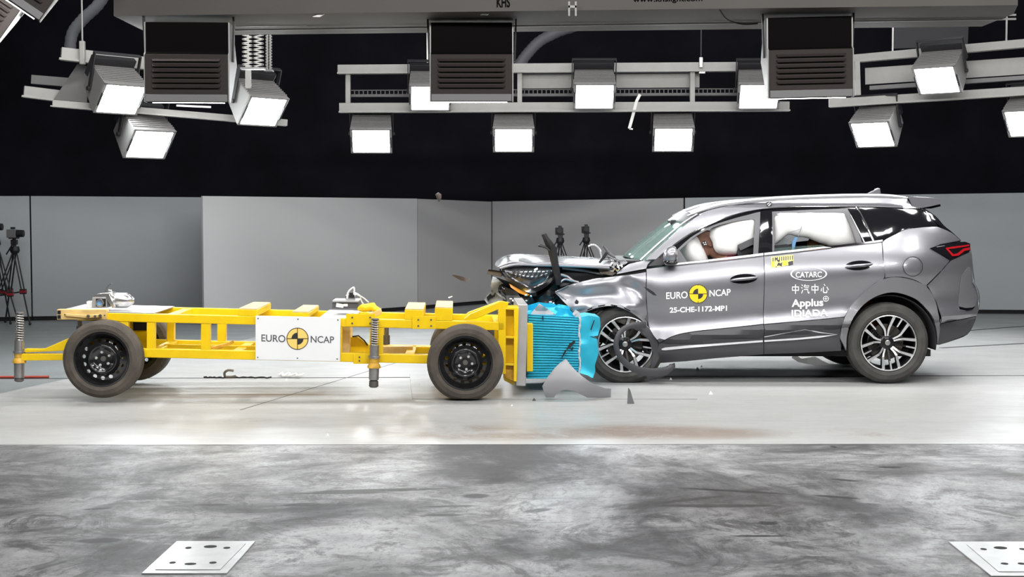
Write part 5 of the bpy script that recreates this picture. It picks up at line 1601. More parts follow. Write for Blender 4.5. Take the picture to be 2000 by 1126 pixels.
# airbags
ab1 = cushion(v2(cr([(1386, 462), (1388, 448), (1400, 438), (1430, 428), (1466, 424), (1477, 426), (1477, 470), (1474, 476), (1447, 484), (1441, 490), (1438, 497), (1420, 498), (1402, 494), (1394, 484), (1392, 474)], 3)), CY0 + 0.27, 0.06, 0.10, 0.025, 0.012, 1.0)
ab1.build('curtain_airbag', 'airbag', car, CF, smooth=70)
ab2 = cushion(v2(cr([(1509, 492), (1509, 440), (1510, 416), (1560, 412), (1640, 411), (1655, 416), (1668, 442), (1678, 470), (1676, 480), (1630, 481), (1600, 474), (1575, 464), (1556, 462), (1540, 458), (1524, 470), (1512, 478)], 3)), CY0 + 0.28, 0.05, 0.10, 0.025, 0.014, 3.0)
ca = ab2.build('curtain_airbag', 'airbag', car, CF, smooth=70)
MB().tube(cr([sp(1565, 417, 0.075), sp(1565.5, 432, 0.058), sp(1565, 445, 0.052), sp(1562, 452, 0.055), sp(1559, 461, 0.06)], 4), 0.0035, 6).tube(cr([sp(1565, 446, 0.052), sp(1554, 450, 0.052), sp(1542, 453, 0.055)], 4), 0.002, 6).build('airbag_seam', 'grey_cloth', ca, CF)
sb = MB().sphere((0, 0, 0), (0.13, 0.29, 0.29), 28, 18)
SBM = Matrix.Translation(P(1347, 490, CY0 + 0.48)) @ Matrix.Rotation(R(-28), 4, 'Y')
sb.v = [SBM @ v for v in sb.v]
sb.build('steering_airbag', 'airbag', car, CF, smooth=70)
pb = MB().sphere((pxx(1372), CYC + 0.42, 1.20), (0.18, 0.30, 0.24), 24, 16)
pb.build('passenger_airbag', 'airbag', car, CF, smooth=70)
swc = P(1338, 508, CY0 + 0.48)
SWM = Matrix.Translation(swc) @ Matrix.Rotation(R(62), 4, 'Y')
MB().lathe([(0.175 + 0.014 * math.cos(i * math.pi / 4), 0.014 * math.sin(i * math.pi / 4)) for i in range(8)], SWM, 36, True).build('steering_wheel', 'black_plastic', car, CF)
# belt, dark shapes seen under the airbags
MB().bar(P(1443, 484, CY0 + 0.22), P(1476, 468, CY0 + 0.20), 0.012, 0.06).build('seat_belt', 'ink_grey', car, CF, bevel=0.004)
flat_piece([(1440, 485), (1446, 484), (1472, 478), (1472, 494), (1441, 499)], CY0 + 0.25, 0.02, amp=0.03, grid=0.03).build('seat_side', 'seat_cloth', car, CF)
flat_piece([(1513, 477), (1522, 468), (1534, 464), (1546, 472), (1548, 476), (1513, 480)], CY0 + 0.27, 0.02, amp=0.04, grid=0.03).build('child_seat_cover', 'grey_cloth', car, CF)
flat_piece([(1513, 479), (1547, 475), (1547, 492), (1513, 492)], CY0 + 0.28, 0.02, grid=0.03).build('child_seat_edge', 'ink_dark', car, CF)
flat_piece([(1547, 478), (1548, 470), (1554, 462), (1559, 463), (1555, 470), (1552, 486), (1547, 486)], CY0 + 0.235, 0.012, amp=0.01, grid=0.03).build('child_seat_strap', 'blue_strap', car, CF)

# lettering on the doors ------------------------------------------------
PW = lambda px, py: sp(px, py, -0.0035)
lettering('EURO', (1301, 583.5), (1343, 581.5), 12.5, PW, 0.016).build('lettering', 'ink_white', front_door, CF)
lettering('NCAP', (1385.5, 578.5), (1427, 576), 12.0, PW, 0.016).build('lettering', 'ink_white', front_door, CF)
target_mark(1363.5, 573.5, 18, lambda k: (lambda px, py: sp(px, py, -0.003 - 0.001 * k)), front_door, 'logo_yellow', frame=CF)
lettering('25-CHE-1172-MP1', (1308, 610), (1420, 606), 9.4, PW, 0.03).build('lettering', 'ink_white', front_door, CF)
lettering('CATARC', (1554, 541.5), (1605, 540.5), 10.0, PW, 0.02).build('lettering', 'ink_white', rear_door, CF)
decal(ring_px(1579.5, 534.5, 33, 36, n=40, ry=0.37), PW).build('logo_oval', 'ink_white', rear_door, CF)
# the four characters, stroke by stroke (boxes in a 0..100 square, y down)
GL = {'zhong': [(10, 24, 90, 34), (10, 24, 20, 66), (80, 24, 90, 66), (10, 58, 90, 68), (45, 2, 56, 100)],
      'qi': [[(6, 8), (14, 4), (26, 16), (18, 21)], [(2, 36), (9, 31), (22, 42), (15, 48)], [(20, 58), (28, 62), (14, 98), (4, 94)],
             [(46, 2), (55, 5), (40, 34), (31, 29)], (44, 16, 96, 25), (44, 34, 90, 42), (36, 52, 82, 61), [(74, 52), (83, 52), (86, 82), (92, 88), (96, 76), (100, 80), (96, 99), (88, 99), (78, 88)]],
      'xin': [[(38, 6), (46, 2), (60, 18), (52, 24)], [(12, 46), (21, 48), (14, 80), (4, 76)], [(30, 32), (40, 32), (40, 78), (46, 86), (70, 86), (72, 66), (81, 68), (80, 90), (74, 97), (40, 97), (30, 86)], [(70, 34), (77, 28), (98, 62), (90, 68)]]}
quads = []
for i, g in enumerate(('zhong', 'qi', 'zhong', 'xin')):
    ox, oy = 1545 + 19.0 * i, 554.5 - 0.3 * i
    for s in GL[g]:
        pts = rect(*s) if isinstance(s, tuple) else s
        quads.append([(ox + a * 0.172, oy + b * 0.19) for a, b in pts])
decal(quads, PW).build('lettering', 'ink_white', rear_door, CF)
lettering('Applus', (1546, 598.5), (1608, 596.5), 13.5, PW, 0.03).build('lettering', 'ink_white', rear_door, CF)
decal(ring_px(1613, 583, 4.4, 5.6, n=24) + [rect(1609.5, 582.4, 1616.5, 583.6), rect(1612.4, 579.5, 1613.6, 586.5)], PW).build('logo_cross', 'ink_white', rear_door, CF)
lettering('IDIADA', (1546, 618.0), (1617, 616.5), 12.5, lambda a, b: sp(a, b, -0.012), 0.03).build('lettering', 'ink_white', rear_door, CF)
stk = panel('measuring_sticker', [(1506, 501.5), (1549, 497), (1550, 516), (1507, 523)], 'sticker_yellow', rear_door, extra=-0.003, t=0.0015, grid=0.03, lip=0)
PS2 = lambda px, py: sp(px, py, -0.0055)
quads = [rect(1509 + 4.2 * i, 502.5 - 0.42 * i, 1510.8 + 4.2 * i, 510.5 - 0.42 * i) for i in range(10)]
quads += [[(1517, 519), (1520, 512), (1525, 514), (1528, 511), (1527, 520), (1522, 518)], [(1539, 511), (1549, 508.5), (1549.5, 516), (1540, 518.5)], [(1514, 520.5), (1517, 519), (1517, 521.5)]]
quads += [rect(1515, 503, 1519, 507), rect(1519, 507, 1523, 511)]
decal(quads, PS2).build('sticker_print', 'ink_dark', stk, CF)
decal([rect(1507, 510.5, 1512, 520), rect(1529, 509, 1537, 518)], lambda a, b: sp(a, b, -0.005)).build('sticker_print', 'logo_yellow', stk, CF)
tm = panel('target_sticker', [(1502 + 6 * math.cos(i * math.pi / 10), 398 + 4.6 * math.sin(i * math.pi / 10)) for i in range(20)], 'ink_dark', cant, extra=-0.004, t=0.002, grid=0.03, lip=0)
decal([[(1502 + dx, 398 + dy), (1504 + dx, 398 + dy - 1.6), (1506 + dx - 2, 398 + dy - 3), (1500 + dx, 398 + dy - 1.4)] for dx, dy in ((-2.8, 1.4), (2.2, 1.6), (-0.2, 4.2), (-0.2, -0.8))], lambda a, b: sp(a, b, -0.007)).build('target_print', 'ink_white', tm, CF)


# crash test dummies ----------------------------------------------------
def dummy(label, hc, hr, lean, skin, name='crash_test_dummy', yaw=0.0, child=False):
    s = hr / 0.115
    root = thing(name, label, 'crash dummy', Vector((hc.x, hc.y, hc.z - 0.75 * s)), 'crash test dummies')
    fr = Matrix.Translation(-root.location)
    L = Matrix.Translation(hc) @ Matrix.Rotation(lean, 4, 'Y') @ Matrix.Scale(s, 4)
    mb = MB()
    mb.sphere((0.01, 0, 0.03), (0.098, 0.078, 0.092), 20, 14)                  # cranium
    mb.tube([(-0.035, 0, 0.02), (-0.05, 0, -0.05), (-0.05, 0, -0.095)], [0.066, 0.058, 0.040], 14)   # face and jaw
    mb.tube([(-0.098, 0, 0.02), (-0.122, 0, -0.022), (-0.10, 0, -0.034)], [0.010, 0.016, 0.012], 8)     # nose
    mb.tube([(-0.088, -0.05, 0.035), (-0.100, 0, 0.042), (-0.088, 0.05, 0.035)], 0.013, 8)             # brow
    mb.tube([(-0.092, -0.026, -0.062), (-0.106, 0, -0.062), (-0.092, 0.026, -0.062)], 0.010, 8)        # lips
    for sg in (-1, 1): mb.sphere((0.015, sg * 0.078, -0.005), (0.022, 0.014, 0.034), 10, 8)             # ears
    mb.tube([(0.01, 0, -0.05), (0.035, 0, -0.13), (0.06, 0, -0.2)], [0.055, 0.054, 0.065], 14)        # neck
    mb.tube([(0.05, -0.17, -0.24), (0.06, 0, -0.20), (0.05, 0.17, -0.24)], [0.06, 0.085, 0.06], 14)    # shoulders
    mb.tube([(0.06, 0, -0.2), (0.09, 0, -0.38), (0.12, 0, -0.58), (0.12, 0, -0.68)], [0.13, 0.15, 0.14, 0.15], 18)
    for sg in (-1, 1):
        mb.tube([(0.05, sg * 0.18, -0.24), (-0.02, sg * 0.21, -0.42), (-0.10, sg * 0.19, -0.50)], [0.052, 0.046, 0.040], 12)
        mb.tube([(-0.10, sg * 0.19, -0.50), (-0.24, sg * 0.15, -0.44), (-0.30, sg * 0.14, -0.42)], [0.040, 0.032, 0.026], 12)
        mb.tube([(-0.29, sg * 0.14, -0.42), (-0.36, sg * 0.13, -0.40)], [0.030, 0.026], 10)
        for f in range(4): mb.tube([(-0.35, sg * (0.105 + 0.017 * f), -0.40), (-0.40, sg * (0.105 + 0.017 * f), -0.415), (-0.405 + 0.01 * f, sg * (0.105 + 0.017 * f), -0.44)], 0.0085, 6)
        mb.tube([(-0.31, sg * 0.105, -0.41), (-0.34, sg * 0.085, -0.43), (-0.37, sg * 0.085, -0.435)], 0.009, 6)
        mb.tube([(0.10, sg * 0.09, -0.68), (-0.14, sg * 0.11, -0.62), (-0.32, sg * 0.12, -0.66)], [0.085, 0.075, 0.058], 14)
        mb.tube([(-0.32, sg * 0.12, -0.66), (-0.40, sg * 0.12, -0.82), (-0.46, sg * 0.12, -0.96)], [0.055, 0.05, 0.036], 12)
        mb.tube([(-0.44, sg * 0.12, -0.97), (-0.56, sg * 0.12, -0.98)], [0.04, 0.032], 10)
    mb.v = [L @ v for v in mb.v]
    for v in mb.v: v.z = max(v.z, 0.34)
    body = mb.build('body', skin, root, fr, remesh=0.008 if not child else 0.007)
    sh = MB()
    sh.tube([(0.06, 0, -0.215), (0.09, 0, -0.38), (0.12, 0, -0.58), (0.12, 0, -0.66)], [0.145, 0.165, 0.155, 0.16], 20)
    sh.tube([(0.05, -0.19, -0.25), (0.06, 0, -0.215), (0.05, 0.19, -0.25)], [0.066, 0.09, 0.066], 14)
    for sg in (-1, 1): sh.tube([(0.05, sg * 0.18, -0.24), (-0.02, sg * 0.21, -0.42)], [0.062, 0.056], 12)
    sh.v = [L @ v for v in sh.v]
    sh.build('shirt', 'dummy_shirt', root, fr, remesh=0.010)
    return root, L, fr


d1, L1, fr1 = dummy('brown crash dummy in the driver seat with its face pressed into the airbag', P(1381, 476, CY0 + 0.40), 0.118, R(-30), 'dummy_skin')
m0 = P(1376, 475, CY0 + 0.29)
MB().disc(0.024, 0, 0.004, Matrix.Translation(m0) @ Matrix.Rotation(R(90), 4, 'X'), 20).build('target_mark', 'ink_dark', d1, fr1)
for dx, dz in ((-0.011, 0.006), (0.008, 0.010), (-0.002, -0.010), (0.013, -0.008)):
    MB().disc(0.006, 0, 0.002, Matrix.Translation(m0 + Vector((dx, -0.004, dz))) @ Matrix.Rotation(R(90), 4, 'X'), 10).build('target_dot', 'ink_white', d1, fr1)
d2, L2, fr2 = dummy('orange-brown child crash dummy low in the rear seat below the curtain airbag', P(1598, 487, CY0 + 0.45), 0.105, R(-62), 'dummy_child', child=True)
hm = MB().sphere((0.035, 0, 0.045), (0.092, 0.086, 0.088), 18, 12)
hm.v = [L2 @ v for v in hm.v]
hm.build('hair', 'dummy_hair', d2, fr2)

# ------------------------------------------------------------------ floodlights on the far rigs
def make_floodlight():
    root = thing('floodlight', 'x', 'lamp')
    w, h, d = 0.56, 0.40, 0.36
    # housing: open box narrowing to the back, ribbed on top
    mb = MB()
    f = [Vector((-w / 2, 0, -h / 2)), Vector((w / 2, 0, -h / 2)), Vector((w / 2, 0, h / 2)), Vector((-w / 2, 0, h / 2))]
    b = [Vector((-w * 0.46, d, -h * 0.22)), Vector((w * 0.46, d, -h * 0.22)), Vector((w * 0.46, d, h * 0.5)), Vector((-w * 0.46, d, h * 0.5))]
    mb.extrude(f, b)
    hs = mb.build('housing', 'lamp_housing', root, bevel=0.008)
    mb = MB()
    for i in range(8):
        y = 0.05 + i * 0.036
        ww = w * (0.98 - 0.08 * y / d)
        mb.box((0, y, h / 2 + 0.006), (ww, 0.012, 0.012))
    mb.build('cooling_fins', 'lamp_housing', hs)
    MB().box((0, d + 0.015, h * 0.42), (w * 0.97, 0.07, h * 0.62)).build('driver_box', 'lamp_dark', root, bevel=0.006)
    mb = MB()
    for c, s in (((0, -0.006, h / 2 - 0.012), (w, 0.014, 0.026)), ((0, -0.006, -h / 2 + 0.010), (w, 0.014, 0.02)), ((-w / 2 + 0.018, -0.006, 0), (0.036, 0.014, h)), ((w / 2 - 0.018, -0.006, 0), (0.036, 0.014, h))): mb.box(c, s)
    mb.build('bezel', 'lamp_housing', root, bevel=0.003)
    MB().box((0, -0.004, 0), (w - 0.075, 0.016, h - 0.05)).build('lens', 'lamp_glow', root)
    for sx in (-1, 1):
        MB().box((sx * (w / 2 - 0.016), -0.018, -0.01), (0.022, 0.014, h * 0.42)).build('clip', 'lamp_dark', root, bevel=0.003)
        MB().bar((sx * (w / 2 + 0.012), 0.20, -0.02), (sx * (w / 2 + 0.012), 0.34, 0.36), 0.012, 0.05).build('yoke_arm', 'lamp_dark', root, bevel=0.003)
        MB().disc(0.025, 0, 0.03, Matrix.Translation((sx * (w / 2 + 0.005), 0.20, -0.02)) @ Matrix.Rotation(R(90 * sx), 4, 'Y'), 12).build('pivot_knob', 'lamp_dark', root)
    MB().bar((-w / 2 - 0.018, 0.34, 0.36), (w / 2 + 0.018, 0.34, 0.36), 0.05, 0.012).build('yoke_bar', 'lamp_dark', root, bevel=0.003)
    return root


RY = 19.2
floods = [
    # px, py of the lit face, distance, yaw, tilt, label
    (840, 191, RY - 0.05, 4, 38, 'upper floodlight on the middle rig partly hidden by the middle louvred lamp'),
    (1161, 188, RY - 0.05, 0, 38, 'upper floodlight at the middle of the middle rig'),
    (1482, 188, RY - 0.05, -4, 38, 'upper floodlight on the middle rig beside the louvred lamp with the white flank'),
    (725, 275, RY + 0.25, 3, 38, 'floodlight hanging under the middle rig, nearest the trolley tail'),
    (1003, 273, RY + 0.25, 0, 38, 'floodlight hanging under the middle of the middle rig'),
    (1315, 272, RY + 0.25, -3, 38, 'floodlight hanging under the middle rig, above the windscreen of the car'),
    (236, 193, 16.0, 48, 38, 'upper floodlight on the angled rig behind the corner tripod, skewed, outermost one'),
    (514, 217, 16.4, 48, 38, 'floodlight at the inner end of the angled rig above the trolley'),
    (292, 281, 16.42, 48, 38, 'floodlight hanging under the angled rig above the silver air tank'),
    (1830, 156, 17.6, -40, 38, 'upper floodlight on the right-hand angled rig above the car tail'),
    (1705, 262, 18.33, -40, 38, 'floodlight hanging under the right-hand angled rig above the roof antenna'),
    (2008, 240, 17.55, -40, 38, 'floodlight cut by the right picture edge under the angled rig'),
]
proto = make_floodlight()
for i, (px, py, Y, yaw, tilt, lab) in enumerate(floods):
    o = proto if i == 0 else copy_tree(proto)
    o.location = P(px, py, Y)
    o.rotation_euler = (Matrix.Rotation(R(yaw), 4, 'Z') @ Matrix.Rotation(R(tilt), 4, 'X')).to_euler()
    tag(o, lab, 'lamp', 'floodlights on the far rigs')


def beam(name, a, b, hpx, Y0, Y1, m, parent, fr, depth=0.10, lip=True):
    """Channel beam between two pixels (centre line) of the given height in pixels."""
    p, q = P(a[0], a[1], Y0), P(b[0], b[1], Y1)
    h = hpx * (Y0 + Y1) / 2 / F
    o = MB().bar(p, q, depth, h).build(name, m, parent, fr, bevel=0.006)
    if lip:
        dz = Vector((0, -depth * 0.7, -h * 0.42))
        MB().bar(p + dz, q + dz, depth * 0.6, h * 0.16).build('flange', m, o, fr)
    return o


def rig(label, c):
    r = thing('lamp_rig', label, 'lamp rig', c, 'far lamp rigs')
    return r, Matrix.Translation(-Vector(c))


YR = RY + 0.30
r1, f1 = rig('middle white lamp rig with cable tray and six floodlights', P(1100, 170, YR))
beam('upper_beam', (660, 136), (1541, 130), 18, YR, YR, 'rig_white', r1, f1)
beam('lower_beam', (663, 211), (1541, 208), 19, YR, YR, 'rig_white', r1, f1)
for x in (680, 1015, 1352):
    MB().bar(P(x, 140, YR + 0.02), P(x, 206, YR + 0.02), 0.065, 0.08).build('post', 'rig_white', r1, f1, bevel=0.004)
q0, q1 = P(1016, 159, YR + 0.12), P(1366, 157, YR + 0.12)
MB().bar(q0, q1, 0.02, 0.19).build('back_board', 'rig_white', r1, f1)
q0, q1 = P(685, 187, YR + 0.2), P(1440, 184, YR + 0.2)
tr = MB().bar(q0, q1, 0.10, 0.035)
for i in range(90):
    t = i / 89
    tr.bar(q0.lerp(q1, t) + Vector((0, -0.05, 0.0)), q0.lerp(q1, t) + Vector((0, -0.05, 0.07)), 0.012, 0.012)
tr.bar(q0 + Vector((0, -0.05, 0.07)), q1 + Vector((0, -0.05, 0.07)), 0.012, 0.012)
tr.build('cable_tray', 'rig_grey', r1, f1)
MB().bar(Vector((P(1369, 112, YR).x, YR, HZ)), P(1369, 112, YR), 0.015, 0.015).build('hanger_rod', 'lamp_dark', r1, f1)
MB().box(P(1369, 122, YR - 0.06), (0.05, 0.04, 0.14)).box(P(1371, 141, YR - 0.06), (0.09, 0.04, 0.04)).build('clamp', 'steel', r1, f1, bevel=0.005)
MB().bar(Vector((P(835, 128, YR).x, YR, HZ)), P(835, 128, YR), 0.02, 0.02).build('hanger_rod', 'steel', r1, f1)
pts = [P(1250, 184, YR - 0.055), P(1243, 198, YR - 0.055), P(1236, 226, YR - 0.055), P(1229, 251, YR - 0.055)]
st = MB()
for a, b in zip(pts[:-1], pts[1:]): st.bar(a, b, 0.004, 0.04)
st.bar(pts[-1], P(1236, 252, YR - 0.055), 0.004, 0.02)
strap = st.build('hanging_strap', 'white_plastic')
tag(strap, 'thin white bent strap hanging over the lower beam of the middle rig', 'strap')

r2, f2 = rig('angled white lamp rig above the trolley tail with three floodlights', P(280, 170, 16.4))
beam('upper_beam', (119, 105), (517, 151), 24, 16.1, 17.0, 'rig_white', r2, f2)
beam('lower_beam', (102, 202), (560, 240), 13, 16.1, 17.0, 'rig_white', r2, f2)
beam('outer_beam', (46, 179), (135, 190), 22, 16.3, 16.5, 'rig_white', r2, f2)
MB().extrude([P(105, 194, 16.3), P(152, 124, 16.3), P(172, 130, 16.3), P(170, 200, 16.3)], [P(105, 194, 16.34), P(152, 124, 16.34), P(172, 130, 16.34), P(170, 200, 16.34)]).build('gusset_plate', 'rig_grey', r2, f2)
MB().bar(P(62, 155, 16.7), P(270, 172, 16.9), 0.08, 0.10).build('cable_tray', 'rig_grey', r2, f2)
for x, y in ((161, 95), (485, 142)):
    MB().box(P(x, y + 8, 16.1), (0.06, 0.06, 0.26)).bar(Vector((P(x, y, 16.1).x, 16.1, HZ)), P(x, y, 16.1), 0.02, 0.02).build('clamp', 'rig_white', r2, f2, bevel=0.01)
MB().bar(P(345, 206, 16.3), P(412, 209, 16.3), 0.02, 0.02).build('cable', 'white_plastic', r2, f2)

r3, f3 = rig('angled white lamp rig above the car tail', P(1850, 150, 17.9))
beam('upper_beam', (1668, 115), (2080, 78), 16, 18.5, 17.4, 'rig_white', r3, f3)
beam('lower_beam', (1620, 202), (2080, 173), 17, 18.6, 17.4, 'rig_white', r3, f3)
MB().bar(P(1673, 120, 18.4), P(1675, 186, 18.4), 0.06, 0.10).build('post', 'rig_white', r3, f3)
q0, q1 = P(1690, 149, 18.55), P(2080, 123, 17.6)
MB().bar(q0, q1, 0.02, 0.21).build('back_board', 'rig_white', r3, f3)
MB().bar(P(1700, 172, 18.5), P(2060, 148, 17.5), 0.10, 0.05).build('cable_tray', 'rig_grey', r3, f3)
for x in (1743, 1965):
    yq = 18.5 - (x - 1668) / 412 * 1.1
    MB().bar(Vector((P(x, 100, yq).x, yq, HZ)), P(x, 108 - (x - 1743) * 0.09, yq), 0.02, 0.02).build('hanger_rod', 'steel', r3, f3)
o = MB().extrude([P(1747, 50, 19.5), P(1892, 44, 19.5), P(1890, 90, 19.5), P(1745, 95, 19.5)], [P(1747, 50, 19.54), P(1892, 44, 19.54), P(1890, 90, 19.54), P(1745, 95, 19.54)]).bar(P(1760, 60, 19.52), Vector((P(1760, 60, 19.52).x, 19.52, HZ)), 0.02, 0.02).bar(P(1880, 60, 19.52), Vector((P(1880, 60, 19.52).x, 19.52, HZ)), 0.02, 0.02).build('hanging_board', 'lamp_dark')
tag(o, 'dark board hung high behind the rig above the car tail', 'board')


# ------------------------------------------------------------------ the large louvred lamps close to the track, seen from behind
def make_louvre_lamp():
    root = thing('louvred_lamp', 'x', 'lamp')
    w = 0.59
    side = [(0.0, 0.0), (0.0, 0.34), (0.03, 0.36), (0.03, 0.575), (0.20, 0.575), (0.40, 0.30), (0.06, 0.0)]
    MB().extrude([Vector((-w / 2, y, z)) for y, z in side], [Vector((w / 2, y, z)) for y, z in side]).build('housing', 'lamp_black', root, bevel=0.004)
    for s in (-1, 1):
        MB().extrude([Vector((s * (w / 2 + 0.001), y * 1.02 + 0.004, z)) for y, z in side], [Vector((s * (w / 2 + 0.010), y * 1.02 + 0.004, z)) for y, z in side]).build('side_plate', 'rig_white', root)
        MB().bar((s * (w / 2 + 0.02), 0.14, 0.30), (s * (w / 2 + 0.03), 0.12, 0.64), 0.012, 0.05).build('yoke_arm', 'lamp_dark', root)
    pn = MB().box((0, -0.006, 0.17), (w, 0.012, 0.34)).build('louvre_panel', 'lamp_brown', root, bevel=0.003)
    for i in range(6):
        z = 0.10 + i * 0.038
        MB().extrude([Vector((-w * 0.42, -0.012, z + 0.018)), Vector((w * 0.42, -0.012, z + 0.018)), Vector((w * 0.40, -0.034, z)), Vector((-w * 0.40, -0.034, z))],
                     [Vector((-w * 0.42, -0.012, z + 0.012)), Vector((w * 0.42, -0.012, z + 0.012)), Vector((w * 0.40, -0.030, z - 0.003)), Vector((-w * 0.40, -0.030, z - 0.003))]).build('louvre', 'lamp_brown', pn)
    MB().box((0, -0.009, 0.027), (w * 0.99, 0.02, 0.052)).build('lower_band', 'rig_grey', root, bevel=0.003)
    a, b = Vector((0, 0.385, 0.28)), Vector((0, 0.075, 0.008))
    d = (b - a).normalized(); n = Vector((0, -d.z, d.y)); n = n if n.y > 0 else -n
    MB().extrude([a + Vector((-w * 0.44, 0, 0)), a + Vector((w * 0.44, 0, 0)), b + Vector((w * 0.44, 0, 0)), b + Vector((-w * 0.44, 0, 0))],
                 [a + n * 0.014 + Vector((-w * 0.44, 0, 0)), a + n * 0.014 + Vector((w * 0.44, 0, 0)), b + n * 0.014 + Vector((w * 0.44, 0, 0)), b + n * 0.014 + Vector((-w * 0.44, 0, 0))]).build('lens', 'lamp_glow_soft', root)
    return root


lv = make_louvre_lamp()
for i, (px, py, Y, yaw, roll, lab) in enumerate(((365, 199, 10.4, 3, 0, 'louvred lamp seen from behind above the trolley tail, its flank lit white'), (921, 198, 10.5, 0, 0, 'louvred lamp seen from behind above the trolley head, middle of the three'),
                                           (1584, 190, 10.3, -3, -1.0, 'louvred lamp seen from behind above the car roof'), (0, -12, 9.6, 20, 34, 'tilted lamp housing cut by the top picture corner above the tripod'),
                                           (-84, 42, 10.2, 20, 34, 'tilted lamp housing of which only a pale tip enters the picture'))):
    o = lv if i == 0 else copy_tree(lv)
    o.location = P(px, py, Y)
    o.rotation_euler = (0, R(roll), R(yaw))
    tag(o, lab, 'lamp', 'louvred lamps near the track')

# softbox bank spanning the top of the picture
SY = 10.47
sb = thing('softbox', 'long grey softbox lamp bank with dark lettering spanning the top edge', 'lamp', P(1100, 0, SY + 0.3))
fr = Matrix.Translation(-sb.location)
a = [P(222, -60, SY), P(1988, -75, SY - 0.35), P(1988, 10, SY - 0.35), P(222, 31, SY)]
MB().extrude(a, [v + Vector((0, 1.0, 0)) for v in a]).build('body', 'softbox_grey', sb, fr)
a = [P(225, 31, SY), P(1988, 10, SY - 0.35), P(1980, 27, SY - 0.05), P(280, 47, SY + 0.3)]
MB().extrude(a, [v + Vector((0, 0.7, 0)) for v in a]).build('skirt', 'softbox_grey', sb, fr)
for y0, y1 in ((51, 29), (59, 37)):
    MB().bar(P(300, y0 + 2, SY + 0.5), P(1984, y1, SY + 0.15), 0.02, 0.012).build('edge_rail', 'rig_white', sb, fr)
for x, y in ((622, 30), (950, 26), (1284, 20), (1620, 15), (1965, 9)):
    q = [P(x - 12, y + 2.5, SY - 0.06), P(x + 4, y - 3, SY - 0.06), P(x + 13, y - 3.5, SY - 0.06), P(x + 2, y + 3, SY - 0.06)]
    MB().extrude(q, [v + Vector((0, 0.02, 0)) for v in q]).build('fabric_tab', 'white_plastic', sb, fr)
MB().bar(P(1111.5, 3, SY - 0.25), P(1111.5, 31, SY - 0.25), 0.012, 0.012).bar(P(1124.5, 3, SY - 0.25), P(1124.5, 31, SY - 0.25), 0.012, 0.012).bar(P(1110, 13, SY - 0.25), P(1126, 13, SY - 0.25), 0.012, 0.016).build('clamp', 'rig_white', sb, fr)


def softbox_place(px, py):
    t = (px - 222) / 1766.0
    return P(px, py, SY - 0.35 * t - 0.006)


lettering('KHS', (970, 13.6), (996, 13.4), 18, softbox_place, 0.03).build('lettering', 'lamp_black', sb, fr)
lettering('www.khslight.com', (1236, 3.5), (1372, 1.5), 9.5, softbox_place, 0.02).build('lettering', 'lamp_black', sb, fr)
MB().tube(cr([P(1405, 18, SY - 0.2), P(1420, 38, SY - 0.1), P(1450, 47, SY), P(1480, 46, SY)], 5), 0.006, 6).build('cable', 'lamp_dark', sb, fr)

for x_ in (500, 1100, 1700):
    b_ = P(x_, -55, SY + 0.4)
    MB().bar(b_, Vector((b_.x, b_.y, HZ)), 0.02, 0.02).build('suspension_rod', 'steel', sb, fr)

# ducts, hangers
def hose(pts, r, label):
    o = MB().tube(cr([P(*p) for p in pts], 8), [r * (1.0 + 0.10 * (i % 2)) for i in range(8 * (len(pts) - 1) + 1)], 12).build('duct_hose', 'hose_grey')
    tag(o, label, 'hose', 'ceiling duct hoses')


hose([(1012, 130, 20.5), (1030, 105, 20.5), (1055, 80, 20.5), (1090, 62, 20.5), (1150, 35, 20.5), (1180, -40, 20.5), (1185, -170, 20.5), (1185, -360, 20.5)], 0.075, 'grey flexible duct hose curving up behind the middle rig')
hose([(136, 120, 19.5), (140, 70, 19.5), (160, 40, 19.5), (195, 5, 19.5), (212, -40, 19.5), (220, -170, 19.5), (220, -360, 19.5)], 0.075, 'grey flexible duct hose curving up behind the angled rig above the trolley tail')


def pantograph(x0, x1, y0, y1, Y, n, label):
    root = thing('scissor_hanger', label, 'hanger', P((x0 + x1) / 2, y0, Y), 'scissor hangers')
    fr = Matrix.Translation(-root.location)
    for k in range(2):
        yy = Y + 0.10 * k
        for s in (0, 1):
            mb = MB()
            for i in range(n):
                ya = y0 + (y1 - y0) * (1 - (1 - i / n) ** 1.0); yb = y0 + (y1 - y0) * (i + 1) / n
                a, b = (x0, x1) if (i + s) % 2 == 0 else (x1, x0)
                mb.bar(P(a, ya, yy), P(b, yb, yy), 0.010, 0.014)
            mb.build('scissor_bars', 'rig_white', root, fr)
    tp_ = P((x0 + x1) / 2, y0, Y)
    MB().bar(tp_, Vector((tp_.x, tp_.y, HZ)), 0.05, 0.05).build('hanger_rod', 'rig_grey', root, fr)
    MB().bar(P(x0 - 2, y1, Y), P(x1 + 2, y1, Y), 0.12, 0.02).build('end_plate', 'rig_grey', root, fr)


pantograph(473, 515, 60, 134, 15.5, 9, 'white scissor hanger above the inner end of the angled rig, wider one')
pantograph(519, 531, 60, 138, 16.4, 14, 'narrow white scissor hanger beside the wide one')


